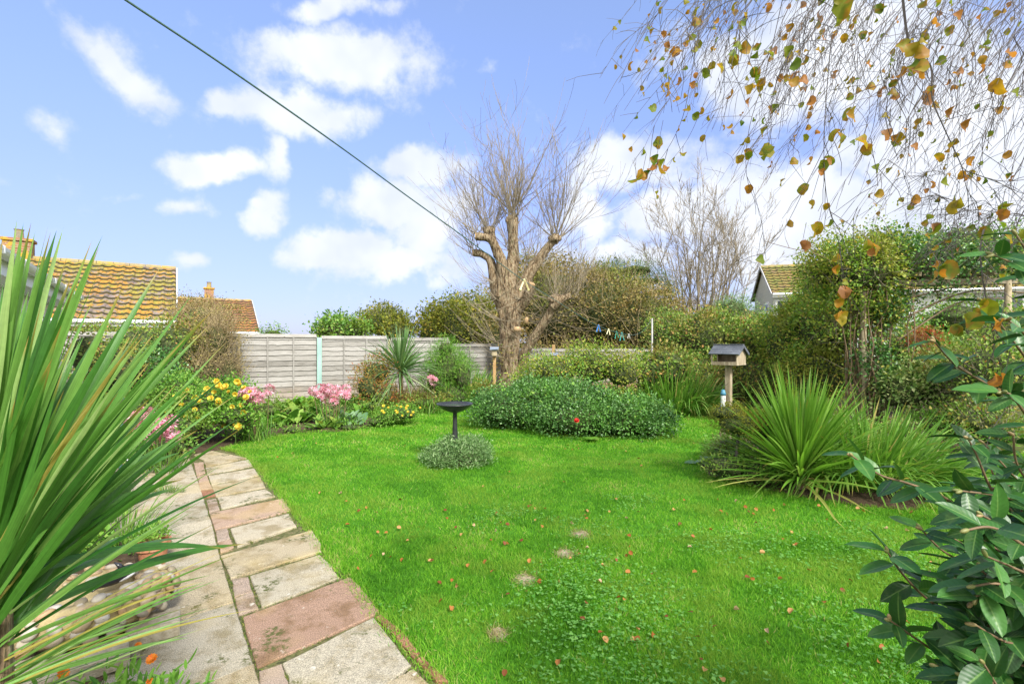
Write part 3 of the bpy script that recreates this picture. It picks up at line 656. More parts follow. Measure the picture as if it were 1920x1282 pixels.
def bungalow(label, R0, e, dn, width, run, zr, ze, tw, th, roof, wall, chims):
    e = np.array(e)/np.hypot(*e); dn = np.array(dn)/np.hypot(*dn); R0 = np.array(R0)
    t_ = thing('bungalow', (R0[0], R0[1], 0), label, 'bungalow')
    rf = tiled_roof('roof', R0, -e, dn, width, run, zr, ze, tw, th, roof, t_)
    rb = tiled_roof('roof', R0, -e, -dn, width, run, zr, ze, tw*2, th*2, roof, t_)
    g = MB(); k = int(width/.42)
    for i in range(k):
        a = R0-e*(i*width/k+.0); b2 = R0-e*((i+.97)*width/k); g.tube([V3(a,zr-.03), V3(b2,zr-.03)], .105, 10)
    g.build('ridge', M['ridge'], rf)
    # walls with gables
    i0, i1 = .12, width-.35
    for s_ in (i0, i1):
        pass
    a = R0-e*i0; b2 = R0-e*i1; rr = run-.35; zw = ze+(.35/run)*(zr-ze)-.08
    A1, A2, B1, B2 = a+dn*rr, a-dn*rr, b2+dn*rr, b2-dn*rr
    g = MB(); Vv = [V3(A1,-.01),V3(A2,-.01),V3(B2,-.01),V3(B1,-.01),V3(A1,zw),V3(A2,zw),V3(B2,zw),V3(B1,zw),V3(a,zr-.1),V3(b2,zr-.1)]
    g.add(Vv, [np.array([[0,3,7,4],[2,1,5,6]]), np.array([[0,4,8,5,1],[3,2,6,9,7]])]); g.build('wall', wall, t_)
    g = MB(); c1 = R0+dn*(run+.04)-e*(width/2); ang = math.atan2(e[1], e[0]); g.box(V3(c1, ze-.09), (width, .03, .16), rz=ang, bev=.004)
    g.tube([V3(R0+dn*(run+.11),ze-.03), V3(R0+dn*(run+.11)-e*width,ze-.03)], .055, 8); g.build('gutter', M['white'], t_)
    g = MB()
    for s_ in (1,-1):
        n_ = np.array([*(dn*s_*run), ze-zr]); L = np.linalg.norm(n_); n_ = n_/L; ax = [np.array([*e,0]), n_, np.cross(np.array([*e,0]), n_)]
        g.box(V3(R0+dn*s_*run/2+e*.03, (zr+ze)/2-.03), (.04, L, .12), axes=ax)
    g.build('bargeboard', M['fascia'], t_)
    for (k, w1, h1, zt, pots) in chims:
        c = R0-e*k; g = MB(); g.box(V3(c, zt-h1/2-.1), (w1, w1*.75, h1), rz=ang); g.box(V3(c, zt-.14), (w1+.1, w1*.75+.1, .09), rz=ang, bev=.01)
        ch = g.build('chimney', M['brick'], rf)
        g = MB()
        for q in range(pots):
            pc = c+e*(q-(pots-1)/2)*.3; g.lathe([(0.0,zt-.1),(.12,zt-.1),(.10,zt+.16),(.125,zt+.2),(.09,zt+.2),(.08,zt+.05)], (pc[0],pc[1],0), 14)
        g.build('chimney_pot', M['ridge'], rf)
    return t_
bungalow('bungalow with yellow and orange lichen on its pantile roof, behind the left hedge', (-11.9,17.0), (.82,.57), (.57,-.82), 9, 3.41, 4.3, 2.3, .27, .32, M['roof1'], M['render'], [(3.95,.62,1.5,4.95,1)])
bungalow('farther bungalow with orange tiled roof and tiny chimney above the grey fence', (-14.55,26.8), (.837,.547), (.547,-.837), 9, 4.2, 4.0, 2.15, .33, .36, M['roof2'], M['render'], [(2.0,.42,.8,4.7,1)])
wm, t, b, o = newmat('weatherboard'); v = t.n('ShaderNodeTexCoord').outputs['Object']; sp = t.n('ShaderNodeSeparateXYZ'); t.link(v, sp.inputs[0])
fr = t.m('FRACT', t.m('MULTIPLY', sp.outputs[2], 6.5)); t.link(t.ramp(t.noise(v,2,3), [(.3,(.74,.76,.79)),(.7,(.82,.83,.84))]), b.inputs['Base Color'])
bn = t.n('ShaderNodeBump'); bn.inputs['Distance'].default_value = .06; bn.inputs['Strength'].default_value = 1; t.link(fr, bn.inputs['Height']); t.link(bn.outputs[0], b.inputs['Normal'])
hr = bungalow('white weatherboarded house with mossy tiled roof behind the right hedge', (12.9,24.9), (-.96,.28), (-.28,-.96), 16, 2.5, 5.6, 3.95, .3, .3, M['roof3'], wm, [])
# gable window of that house
e_ = np.array([-.96,.28]); dn_ = np.array([-.28,-.96])
g = MB(); c = np.array([12.9,24.9])-e_*.10+dn_*.9; g.box(V3(c, 3.0), (.05,.75,1.3), rz=math.atan2(.28,-.96), bev=.01)
wf = g.build('window', M['white'], hr); g = MB(); g.box(V3(c+e_*.03, 3.0), (.02,.6,1.14), rz=math.atan2(.28,-.96)); g.build('pane', M['glass'], wf)
c = np.array([12.9,24.9])-e_*.9+dn_*2.17
for k in range(3):
    g = MB(); g.box(V3(c-e_*k*4, 3.2), (1.4,.06,1.0), rz=math.atan2(.28,-.96)+math.pi, bev=.01); wf = g.build('window', M['white'], hr)
    g = MB(); g.box(V3(c-e_*k*4+dn_*.03, 3.2), (1.2,.03,.84), rz=math.atan2(.28,-.96)+math.pi); g.build('pane', M['glass'], wf)

# white conservatory-like extension of the own house, at the left
C0 = np.array([-8.06,8.9]); C1 = np.array([-4.77,4.47]); ed_ = nrm(C0-C1); out_ = np.array([ed_[1], -ed_[0]])
cons = thing('house_extension', (C0[0],C0[1],0), 'white framed house extension with gutter behind the big sword leaved plant', 'house')
ang = math.atan2(ed_[1], ed_[0]); LW = 8.5; ez = 2.55
wl = C0-ed_*.25-out_*.32
g = MB(); g.box(V3(wl-ed_*LW/2-out_*.06, .42), (LW,.1,.86), rz=ang, bev=.003); g.box(V3(wl-ed_*LW/2-out_*.06, 2.33), (LW,.12,.3), rz=ang); 
b2 = wl-out_*1.8; g.box(V3(wl-out_*1.9, .42), (.1,3.6,.86), rz=ang); g.box(V3(wl-out_*1.9, 2.33), (.1,3.6,.3), rz=ang); g.build('wall', M['white'], cons)
for k in range(8):
    c = wl-ed_*(k*1.05+.53)-out_*.05
    g = MB()
    for s_ in (-1,1): g.box(V3(c+ed_*s_*.485, 1.52), (.08,.09,1.34), rz=ang, bev=.006)
    g.box(V3(c, .89), (.89,.09,.07), rz=ang, bev=.006); g.box(V3(c, 2.145), (.89,.09,.07), rz=ang, bev=.006); g.box(V3(c+out_*.01, 1.8), (.89,.06,.05), rz=ang, bev=.006)
    wf = g.build('window', M['white'], cons)
    g = MB(); g.box(V3(c-out_*.01, 1.5), (.89,.02,1.2), rz=ang); g.build('pane', M['glass'], wf)
    g = MB(); g.box(V3(c+out_*.08, .845), (1.0,.12,.035), rz=ang, bev=.006); g.build('sill', M['white'], wf)
g = MB(); g.box(V3(C0-ed_*LW/2-out_*.05, ez-.1), (LW,.03,.2), rz=ang, bev=.003); g.box(V3(C0-ed_*LW/2-out_*.18, ez-.19), (LW-.04,.24,.02), rz=ang); g.build('fascia', M['white'], cons)
g = MB(); th = np.linspace(math.pi, 2*math.pi, 9); prof = [(math.cos(a)*.062, math.sin(a)*.07) for a in th]+[(.056,0),(-.056,0)]
pts = [(C0-ed_*s_, ) for s_ in (0, LW)]; Vv = []
for s_ in (-.02, LW):
    for (x, z) in prof: q_ = C0-ed_*s_+out_*(.035+x); Vv.append(V3(q_, ez-.01+z))
n = len(prof); i = np.arange(n); k = (i+1) % n; g.add(Vv, [np.stack([i,k,k+n,i+n],1), i[None]]); 
for s_ in np.arange(.5, LW, .9): g.box(V3(C0-ed_*s_+out_*.035, ez-.04), (.035,.14,.075), rz=ang, bev=.006)
g.build('gutter', M['white'], cons)
g = MB(); g.tube([V3(C0-ed_*.1+out_*.03,ez-.07), V3(C0-ed_*.1-out_*.12,ez-.2), V3(C0-ed_*.15-out_*.22,ez-.35), V3(C0-ed_*.15-out_*.22,.05)], .034, 10); g.build('downpipe', M['white'], cons, smooth=True)
g = MB(); q0, q1 = C0+ed_*.02, C0-ed_*LW; up = 1.0
g.add([V3(q0,ez+.01),V3(q1,ez+.01),V3(q1-out_*3.6,ez+.75),V3(q0-out_*3.6,ez+.75),V3(q0,ez-.02),V3(q1,ez-.02),V3(q1-out_*3.6,ez+.7),V3(q0-out_*3.6,ez+.7)], [np.array([[0,1,2,3],[4,7,6,5],[0,3,7,4]])])
g.build('roof', solid('grey_roof_panel', [(.3,(.42,.45,.5)),(.7,(.52,.55,.6))], 2, .3), cons)

# ------------------------------------------------------------------ fence
wood_m, t, b, o = newmat('weathered_fence_board'); v = t.n('ShaderNodeTexCoord').outputs['Object']
sp = t.n('ShaderNodeSeparateXYZ'); t.link(v, sp.inputs[0]); mp = t.n('ShaderNodeMapping'); mp.inputs['Scale'].default_value = (1,1,14); t.link(v, mp.inputs[0])
c = t.ramp(t.m('ADD', t.m('MULTIPLY', t.noise(mp.outputs[0],4,6,.65), .75), t.m('MULTIPLY', attr(t,'rnd'), .25)), [(.3,(.14,.132,.115)),(.5,(.27,.26,.235)),(.7,(.38,.37,.345))])
c = t.mix(t.m('MULTIPLY', t.smooth(t.m('ADD', sp.outputs[2], t.m('MULTIPLY', t.noise(v,2.5,4), .9)), 1.15, .65), .4), c, (.28,.19,.11))
c = t.mix(t.smooth(t.noise(v,14,3), .68,.76), c, (.09,.08,.06))
t.link(c, b.inputs['Base Color']); b.inputs['Roughness'].default_value = .9; bn = t.n('ShaderNodeBump'); bn.inputs['Strength'].default_value = .6; bn.inputs['Distance'].default_value = .01; t.link(t.noise(mp.outputs[0],6,5), bn.inputs['Height']); t.link(bn.outputs[0], b.inputs['Normal'])
M['fence'] = wood_m
M['mint'] = solid('mint_painted_post', [(.3,(.22,.38,.34)),(.7,(.36,.54,.48))], 4, .7, .3, 40, stretch=(1,1,.3))
M['post'] = solid('grey_brown_post', [(.3,(.2,.16,.1)),(.7,(.48,.41,.27))], 6, .9, .5, 40, stretch=(1,1,.3))
P0 = np.array([-6.88,12.1]); step = np.array([1.66,.88]); fd = nrm(step); fn = np.array([fd[1], -fd[0]]); fa = math.atan2(fd[1], fd[0])
fence = thing('garden_fence', (P0[0],P0[1],0), 'long grey lapped wooden panel fence closing the garden behind the flower border', 'fence')
tops = [1.86,1.86,1.84,1.80,1.76,1.58,1.42,1.40,1.38,1.36,1.36,1.36,1.36]
LP = np.hypot(*step)
for k in range(-2, 11):
    a = P0+step*k; h = tops[k+2]; c = a+step*.5; g = MB(); nb = int((h-.15)/.135)
    for q in range(nb+1):
        z = .12+q*(h-.2)/nb; sub = 5
        for s_ in range(1):
            tilt = .024; xs = np.linspace(-.5,.5,14)*(LP-.13)
            wav = R.normal(0,.005,14); bt = R.normal(0,.004)
            top = [V3(c+fd*x+fn*(.006), z+.15+wv) for x, wv in zip(xs, wav*.3)]; bot = [V3(c+fd*x+fn*(.006+tilt), z+bt+wv) for x, wv in zip(xs, wav)]; bk = [V3(c+fd*x+fn*(tilt-.008), z+bt+wv) for x, wv in zip(xs, wav)]
            i = np.arange(13); g.add(np.array(top+bot+bk), np.concatenate([np.stack([i,i+14,i+15,i+1],1), np.stack([i+14,i+28,i+29,i+15],1)]), R.random())
    g.box(V3(c+fn*-.012, h/2), (LP-.12,.012,h-.1), rz=fa, r=.3)
    pn = g.build('fence_panel', M['fence'], fence)
    g = MB(); g.box(V3(c+fn*.03, h-.005), (LP-.1,.05,.04), rz=fa, bev=.004, r=.9); g.build('top_rail', M['fence'], pn)
    for x in (-.475,-.16,.165,.475):
        g = MB(); g.box(V3(c+fd*x*LP+fn*.052, h/2+.02), (.038,.022,h-.1), rz=fa, bev=.003, r=R.random()); g.build('batten', M['fence'], pn)
    mt = 'mint' if k == 1 else 'post'
    g = MB(); hh = h+(.02 if k != 5 else .06); g.box(V3(a+fn*(.075 if k == 1 else .01), hh/2), (.12 if k == 1 else .07,.085,hh), rz=fa, bev=.005); ps = g.build('post', M[mt], fence)
    if k == 1: ps['label'] = 'mint green painted fence post'
g = MB(); g.box(V3(P0+step*4.5+fn*.04,.1), (LP*5,.03,.2), rz=fa); g.build('gravel_board', solid('terracotta_board', [(.3,(.28,.16,.09)),(.7,(.4,.25,.15))], 5, .9), fence)

# ------------------------------------------------------------------ big pollarded tree
TB = at(955, 641, 14.6); tx, ty = TB[0], TB[1]
tree = thing('pollarded_tree', (tx,ty,0), 'big pollarded tree with thick tan trunk and bare upright shoots before the fence', 'tree')
def q3(px, py, dy=0): return at(px, py, 14.6+dy)
def limb(g, pts, radii, sides=18, lump=.08, k=9):
    P = smoothpoly([np.array(p) for p in pts], k, False); rr = np.interp(np.linspace(0,1,len(P)), np.linspace(0,1,len(radii)), radii); n0 = g.n
    g.tube(P, rr, sides)
    V = g.V[-1].copy(); Cn = np.repeat(P, sides, 0); d = V-Cn
    nz = np.array([mnoise.noise(Vector((p[0]*3.2,p[1]*3.2,p[2]*1.1)))+.6*mnoise.noise(Vector((p[0]*9,p[1]*9,p[2]*2.5)))+.35*mnoise.noise(Vector((p[0]*22,p[1]*22,p[2]*5))) for p in V]); g.V[-1] = Cn+d*(1+lump*2.2*nz)[:,None]
g = MB()
limb(g, [(tx,ty,-.1),q3(957,730),q3(957,690),q3(955,640),q3(953,590),q3(948,545),q3(945,510)], [.48,.34,.28,.28,.32,.35,.26], 64, .15)
limb(g, [q3(945,560),q3(955,510),q3(962,480),q3(962,445),q3(961,415)], [.34,.23,.17,.145,.18], 24, .14)
limb(g, [q3(935,560),q3(927,520),q3(920,490),q3(905,477),q3(888,474)], [.22,.17,.13,.11,.10], 14)
limb(g, [q3(945,530,-.1),q3(940,490,-.2),q3(930,465,-.2),q3(918,448,-.3),q3(893,443,-.4)], [.2,.16,.13,.12,.115], 14)
limb(g, [q3(935,480,-.2),q3(925,455,.1),q3(918,434,.2)], [.16,.13,.14], 12)
limb(g, [q3(970,560),q3(990,520),q3(1008,490),q3(1028,462),q3(1040,448)], [.24,.18,.145,.135,.13], 20, .14)
limb(g, [q3(978,690),q3(985,660,-.2),q3(1010,620,-.4),q3(1032,585,-.6),q3(1042,562,-.7)], [.17,.14,.125,.12,.11], 18)
limb(g, [q3(972,580,-.1),q3(988,560,-.3),q3(997,535,-.4)], [.18,.14,.11], 10)
limb(g, [q3(1035,575,-.7),q3(1055,560,-.8),q3(1070,555,-.8)], [.16,.1,.11], 10)
g.build('trunk', M['bark'], tree, smooth=True)
knobs = [q3(961,412),q3(888,474),q3(893,443,-.4),q3(918,434,.2),q3(1040,447),q3(1042,560,-.7),q3(1072,553,-.8),q3(997,533,-.4)]
for kp in knobs[:1]+knobs[3:6]:
    g = MB(); g.ball(kp, (.19,.19,.15), 22, 14, jit=.0); V = g.V[0]; g.V[0] = kp+(V-kp)*(1+.55*np.array([mnoise.noise(Vector(p*7)) for p in V]))[:,None]
    g.build('knob', M['bark'], tree, smooth=True)
for kp, dd in ((knobs[1],(-1,0,.1)),(knobs[2],(-1,0,.05)),(knobs[7],(.4,-.4,1))):
    g = MB(); g.tube([kp-np.array(dd)*.01, kp+np.array(dd)*.03], [.105,.10], 12); g.build('cut_end', M['cut'], tree)
for kp, s_ in ((q3(970,617,-.5),(.12,.06,.08)),(q3(987,600,-.5),(.06,.05,.10))):
    g = MB(); g.ball(kp, s_, 14, 8, jit=.1); g.build('cut_end', M['cut'], tree, smooth=True)
g = MB()
def shoots(c, n, L, lean, r=.011, up=.9, lvl=1, arc=0):
    for q in range(int(n*1.4)):
        d = nrm(np.array([R.normal(lean,.62), R.normal(0,.5), up*.75+.3*R.random()])); c0 = c+R.normal(0,.08,3)
        grow(g, c0, d, L*(.5+.6*R.random()), r*(.7+.6*R.random()), lvl, 4, .42, .18, .07, 7, 4, .0042, .52)
shoots(q3(961,410), 16, 2.5, -.02, .017, 1.1, 2); shoots(q3(961,405), 3, 3.0, -.12, .03, 1.4, 2)
shoots(q3(1040,446), 16, 2.3, .10, .015, 1.2, 2)
shoots(q3(918,434,.2), 16, 2.1, -.18, .013, 1.1, 2); shoots(q3(893,443,-.4), 12, 1.9, -.45, .011, .9, 1)
shoots(q3(888,474), 14, 1.6, -.6, .010, .7, 1); shoots(q3(1072,553,-.8), 14, 1.3, .5, .009, .9, 1); shoots(q3(1045,560,-.7), 12, 1.5, .3, .009, 1.0, 1)
shoots(q3(955,470), 14, 1.9, -.1, .011, .9, 1); shoots(q3(985,500), 12, 1.8, .15, .010, .9, 1); shoots(q3(1010,495), 8, 1.7, .3, .010, .9, 1)
for (px, py) in ((930,560),(925,530),(938,600),(975,560),(985,640),(930,640),(990,600),(1030,590),(1035,560),(940,670)):
    for q in range(13):
        s_ = -1 if R.random() < (.75 if px < 950 else .3) else 1; p = q3(px, py, -.3); d = nrm(np.array([s_*(.6+.5*R.random()), R.normal(-.4,.4), R.normal(.1,.4)])); pts = [p]; l = .7+1.5*R.random()
        for k in range(6): d = nrm(d+np.array([0,0,.14])+R.normal(0,.08,3)); p = p+d*l/6; pts.append(p)
        g.tube(pts, np.linspace(.008,.004,7), 3, 0, cap=False)
g.build('shoots', M['twig'], tree)
# ivy/moss clump leaves at foot
leaves_on('clinging_leaves', [ell(950,700,14.5,22,60,.4)], 700, .05, M['mixed'], tree, cl=8, depth=.05, rough=.1)

# ------------------------------------------------------------------ vegetation beyond the fence
bush('overgrown_hedge', 'tall brown and olive wild hedge behind the pollarded tree', 'hedge', [ell(1050,585,22,110,95,2.5),ell(935,630,21,55,45,1.6),ell(1130,590,21,100,85,2.2),ell(1000,560,23,80,80,2),ell(1200,610,20.5,90,75,2),ell(1120,700,20.3,170,70,1.6)], 30000, .11, 'autumn', cl=10, tw=3200, twL=1.3, twr=.010, twm='twig_tan', spread=.22, depth=.12, rough=.14, nscale=.7)
bush('small_tree', 'rounded olive green tree just left of the pollarded trunk, over the fence', 'tree', [ell(850,615,20,55,52,1.2),ell(890,600,21,50,50,1.2),ell(810,625,19.5,28,35,1)], 9000, .11, 'olive', cl=10, tw=260, twL=.7, twr=.008, twm='twig_tan', spread=.2, rough=.2, nscale=.9, core=.75)
bush('small_tree', 'yellow green rounded tree over the fence above the grey spiky plant', 'tree', [ell(715,605,20,42,30,.9),ell(745,622,19,26,26,.9)], 6000, .10, 'olive', cl=10, tw=160, twL=.8, twr=.007, spread=.16, rough=.25, nscale=1, core=.75)
bush('small_tree', 'leafy green bush with loose upright shoots over the mint fence post', 'tree', [ell(632,618,18,34,24,.8),ell(665,622,18.5,24,16,.8),ell(610,632,18,20,14,.6)], 3600, .12, 'green', cl=8, tw=120, twL=.8, twr=.006, spread=.16, rough=.3, nscale=1.2, core=.7)
bush('small_bush', 'tiny green bush top showing over the first fence panel', 'bush', [ell(512,628,19,24,14,.6)], 900, .07, 'green', cl=8, tw=40, twL=.4, spread=.14, rough=.25, core=.6)
# flat-topped conifer
con = thing('conifer_tree', tuple(at(1180,641,27)[:2])+(0,), 'dark flat topped conifer rising behind the brown hedge', 'tree')
ce = [ell(1135,512,27,42,16,1.6),ell(1190,508,27,48,14,1.6),ell(1215,528,26.5,36,10,1.2),ell(1160,535,27,70,18,1.8),ell(1240,548,26,30,8,1)]
leaves_on('foliage', ce, 9000, .16, M['conifer'], con, 'needle', cl=20, spread=.25, rough=.25, nscale=.8, upw=.9)
g = MB(); b0 = at(1170,641,27); limb(g, [(b0[0],27,-.1),(b0[0]+.1,27,2),(b0[0]-.1,27,4),(b0[0]+.2,27,5.2)], [.3,.25,.18,.08], 10)
for e in ce: grow(g, np.array([b0[0],27,3.2]), np.array(e[:3])-np.array([b0[0],27,3.2]), 2, .08, 1, 4, .4, .1)
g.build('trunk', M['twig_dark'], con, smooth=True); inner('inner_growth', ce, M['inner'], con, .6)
# big bare tree at the right
bt = thing('bare_tree', tuple(at(1310,641,27)[:2])+(0,), 'wide leafless tree with many upright grey stems beyond the hedge', 'tree')
g = MB()
for (px0, px1, py1, rr) in ((1285,1215,470,.07),(1295,1250,430,.09),(1302,1285,400,.1),(1310,1345,385,.1),(1318,1375,420,.09),(1325,1400,455,.08),(1305,1310,410,.09),(1335,1415,490,.06),(1290,1235,500,.06),(1345,1390,500,.06),(1280,1200,510,.05),(1300,1265,440,.07),(1315,1325,400,.08),(1322,1360,410,.08),(1335,1420,480,.06),(1340,1405,440,.06),(1290,1230,450,.06),(1300,1240,415,.07),(1308,1300,390,.07),(1320,1350,395,.07),(1330,1385,430,.06),(1300,1275,470,.05),(1325,1370,470,.05),(1312,1330,450,.05)):
    a = at(px0,600,27); a[2] = 0.0; b1 = at(px1,py1,27+R.normal(0,1)); L = np.linalg.norm(b1-a)
    d = nrm(b1-a+np.array([0,0,.0])); grow(g, a, d+np.array([R.normal(0,.1),0,0]), L*.9, rr, 3, 6, .40, .10, .05, 9, 5, .008, .40, .2)
g.build('stems', M['twig'], bt)

# shrubs in front of / over the far right
bush('mixed_hedge', 'brown green mixed hedge left of the bird table, washing line pole in it', 'hedge', [ell(1260,640,14.5,50,55,.9),ell(1250,690,11.5,50,42,.45),ell(1215,700,11.4,30,32,.35),ell(1320,640,13.8,60,62,1),ell(1400,650,13.5,60,58,1),ell(1300,720,13.2,110,60,1),ell(1470,650,13,60,55,1),ell(1430,720,12.5,80,55,.9)], 26000, .075, 'mixed', cl=10, tw=900, twL=.55, twr=.005, twm='twig_tan', spread=.11, rough=.22, nscale=1.4)
bush('grey_green_shrub', 'grey green feathery shrub below the bare tree', 'shrub', [ell(1370,590,17,38,34,.8),ell(1405,600,16.5,25,25,.6)], 3500, .08, 'mound', 'long', cl=10, tw=60, spread=.14, rough=.3, nscale=1.5)
bush('hedge_shrub', 'green and gold leafy shrub between white house and arch climber', 'shrub', [ell(1515,600,11.5,45,60,.9),ell(1550,620,10.5,60,70,.9),ell(1480,640,11.5,50,60,.8),ell(1560,540,10.5,50,50,.8),ell(1540,700,10.3,70,60,.8)], 24000, .06, 'climber', cl=9, tw=300, twL=.5, twr=.004, spread=.1, rough=.25, nscale=1.6)

# garden arch with its climber
arch = thing('garden_arch', tuple(at(1640,641,8.6)[:2])+(0,), 'rustic wooden garden arch hidden under the climber', 'arch')
a1 = at(1618,641,8.6); a2 = at(1655,641,9.3); a3 = at(1890,641,8.2)
for q, a in enumerate((a1,a2,a3)):
    g = MB(); g.tube([(a[0],a[1],-.05),(a[0]+.01,a[1],1.2),(a[0],a[1],2.75)], [.055,.05,.048], 9); g.build('post', M['post'], arch, smooth=True)
g = MB(); g.box(((a1[0]+a3[0])/2,(a1[1]+a3[1])/2,2.74), (np.linalg.norm(a3-a1)+.5,.06,.10), rz=math.atan2(a3[1]-a1[1],a3[0]-a1[0]), bev=.006); g.build('beam', solid('arch_beam', [(.3,(.16,.13,.09)),(.7,(.32,.28,.2))], 6, .85, .4, 40), arch)
for k in range(4):
    c = a1+(a3-a1)*(k+.3)/4; g = MB(); g.box((c[0],c[1]+.25,2.87), (.05,.9,.07), rz=.1, bev=.004); g.build('crossbar', M['post'], arch)
cb = thing('climbing_shrub', (a1[0],a1[1],0), 'dense climbing shrub with glossy green shoots piled on the garden arch', 'climber')
ce = [ell(1620,505,8.6,75,60,.6),ell(1690,500,8.8,65,55,.6),ell(1560,510,9,55,40,.5),ell(1655,585,8.7,40,42,.35),ell(1750,490,8.5,55,42,.45),ell(1640,700,8.6,30,60,.3),ell(1840,500,8.3,55,30,.35),ell(1575,585,8.9,48,50,.4)]
leaves_on('foliage', ce[:1]+ce[2:4]+ce[-1:], 12500, .055, M['climber'], cb, cl=9, spread=.09, rough=.3, nscale=2)
leaves_on('glossy_foliage', ce[1:2]+ce[3:-1], 11000, .062, M['dark'], cb, cl=9, spread=.09, rough=.3, nscale=2)
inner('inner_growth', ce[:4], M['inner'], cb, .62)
twigs_out('twigs', ce, 700, .7, .004, M['twig'], cb)
leaves_on('loose_sprays', [tuple(np.array(e)*np.array([1,1,1,1.18,1.1,1.22])) for e in ce], 3200, .05, M['climber'], cb, cl=5, spread=.09, rough=.7, nscale=2.6)
g = MB()
for k in range(34):
    p = np.array([a1[0]+R.uniform(-.15,.45), a1[1]+R.normal(0,.12), 0.0]); pts = [p]; 
    for q in range(8): p = p+np.array([R.normal(0,.05),R.normal(0,.05),.33]); pts.append(p)
    g.tube(pts, np.linspace(.018,.007,9), 5)
g.build('woody_stems', M['stem_brown'], cb, smooth=True)
# upright leading shoots with leaves
VV=[];DD=[]
for (px,py0,py1) in ((1677,480,415),(1700,480,445),(1660,490,450),(1790,470,440),(1760,480,440),(1580,480,452)):
    for s_ in np.linspace(0,1,16):
        for q in range(4): VV.append(at(px+R.normal(0,1.5),py0+(py1-py0)*s_,8.7)); DD.append([math.cos(q*1.57+s_*9),math.sin(q*1.57+s_*9),.5])
T, TF = LEAF['tile']; P = np.array(VV); V, F = scatter(T, TF, P, frames(np.array(DD), np.tile([0,0,1.],(len(P),1))+R.normal(0,.2,(len(P),3))), .05+.02*R.random(len(P)))
mk('leading_shoots', V, F, M['bright'], cb, rnd=np.repeat(R.random(len(P)), len(T)))
g = MB()   # arching bare branch to the right
for (pts, r0) in (([(1680,640),(1740,600),(1790,570),(1840,560),(1900,560)],.016),([(1690,600),(1750,570),(1810,548),(1870,545),(1930,550)],.02),([(1700,560),(1760,545),(1830,530),(1920,515)],.016),([(1660,580),(1600,520),(1540,480),(1480,465),(1432,452)],.009)):
    P = smoothpoly([at(*p,8.5) for p in pts],4,False); g.tube(P, np.linspace(r0,r0*.5,len(P)), 6)
    for q in range(14):
        i = int(R.integers(len(P)-1)); grow(g, P[i], R.normal(0,1,3)+np.array([0,0,.4]), .35, .005, 1, 3, .5)
g.build('arching_branches', M['stem_brown'], cb, smooth=True)

bush('leafy_bush', 'broad green bush behind the arch in front of the white wall', 'bush', [ell(1760,640,12,70,45,.9),ell(1710,665,11,60,55,.8),ell(1790,600,11.5,50,35,.6),ell(1800,690,10.5,80,50,.8),ell(1850,620,12.5,80,55,1),ell(1780,470,13,90,35,.8),ell(1880,480,12,80,50,.9)], 18000, .07, 'green', cl=9, tw=200, twL=.5, spread=.11, rough=.28, nscale=1.4)
bush('red_leaved_shrub', 'red orange leaved shrub seen under the arch', 'shrub', [ell(1733,640,9.6,22,24,.3)], 900, .06, 'redleaf', 'long', cl=6, core=False, spread=.07, tw=30, twL=.3)
bush('variegated_shrub', 'pale green and cream leaved shrub at the foot of the arch', 'shrub', [ell(1745,725,8.3,62,55,.55),ell(1690,735,8.2,35,40,.4)], 5200, .062, 'variegated', cl=8, spread=.09, rough=.2)
bush('twiggy_shrub', 'twiggy dark shrub between the variegated shrub and the camellia', 'shrub', [ell(1850,700,7.2,75,65,.7),ell(1900,640,7.6,60,60,.6),ell(1830,790,7,60,35,.5)], 7000, .05, 'mixed', cl=8, tw=420, twL=.45, twr=.004, spread=.1, rough=.3, core=.65)

# strap leaved clumps
def clump(name, label, cat, c, rx, ry, n, L, Wd, mat, lean=.55, droop=.7, segs=7, prof='strap', group=None):
    t_ = thing(name, (c[0],c[1],0), label, cat, group); a = R.random(n)*6.283; q = np.sqrt(R.random(n))
    P = np.stack([c[0]+rx*q*np.cos(a), c[1]+ry*q*np.sin(a), np.full(n,.005)],1)
    D = np.stack([np.cos(a)*lean*q*1.3+R.normal(0,.22,n), np.sin(a)*lean*q*1.3+R.normal(0,.22,n), np.ones(n)],1)
    l = L*(.55+.55*R.random(n)); V, F, k, t = blades(P, D, l, Wd*(.7+.5*R.random(n)), droop*(.3+.9*R.random(n))*q, segs, prof, .3)
    V[:,2] = np.maximum(V[:,2], .012)
    mk('leaves', V, F, M[mat], t_, rnd=np.repeat(np.clip(R.beta(2,2.4,n)+(R.random(n) < .05)*.5,0,1), k), tt=t)
    return t_
c = gr(1270,778); clump('daylily_clump', 'wide clump of arching strap leaves left of the bird table', 'plant', c+np.array([0,.1,0]), .9, .35, 900, 1.55, .028, 'strap', .45, .85)
c = gr(1655,925); ir = clump('iris_clump', 'sprawling strap leaved clump right of the bright spiky plant', 'plant', c+np.array([.1,.35,0]), .85, .42, 1300, 1.15, .023, 'strap', .75, .85)
c = gr(870,758); clump('iris_clump', 'upright green iris leaves beside the nest box post', 'plant', c+np.array([0,.35,0]), .6, .3, 420, 1.15, .028, 'strap', .35, .35)
c = gr(690,768); clump('iris_clump', 'small fan of iris leaves between pink lilies and grey spiky plant', 'plant', c+np.array([0,.3,0]), .35, .2, 90, .55, .028, 'strap', .3, .3)
c = gr(745,772); clump('bronze_grass', 'bronze grassy tuft at the foot of the grey spiky plant', 'grass tuft', c+np.array([0,.3,0]), .5, .35, 700, 1.0, .010, 'drygrass', .6, .6)
c = gr(345,800); clump('lily_leaves', 'thin arching leaves behind the big plant near the house', 'plant', c+np.array([-1.8,0.2,0]), .5, .4, 300, 1.0, .018, 'strap', .5, .7)

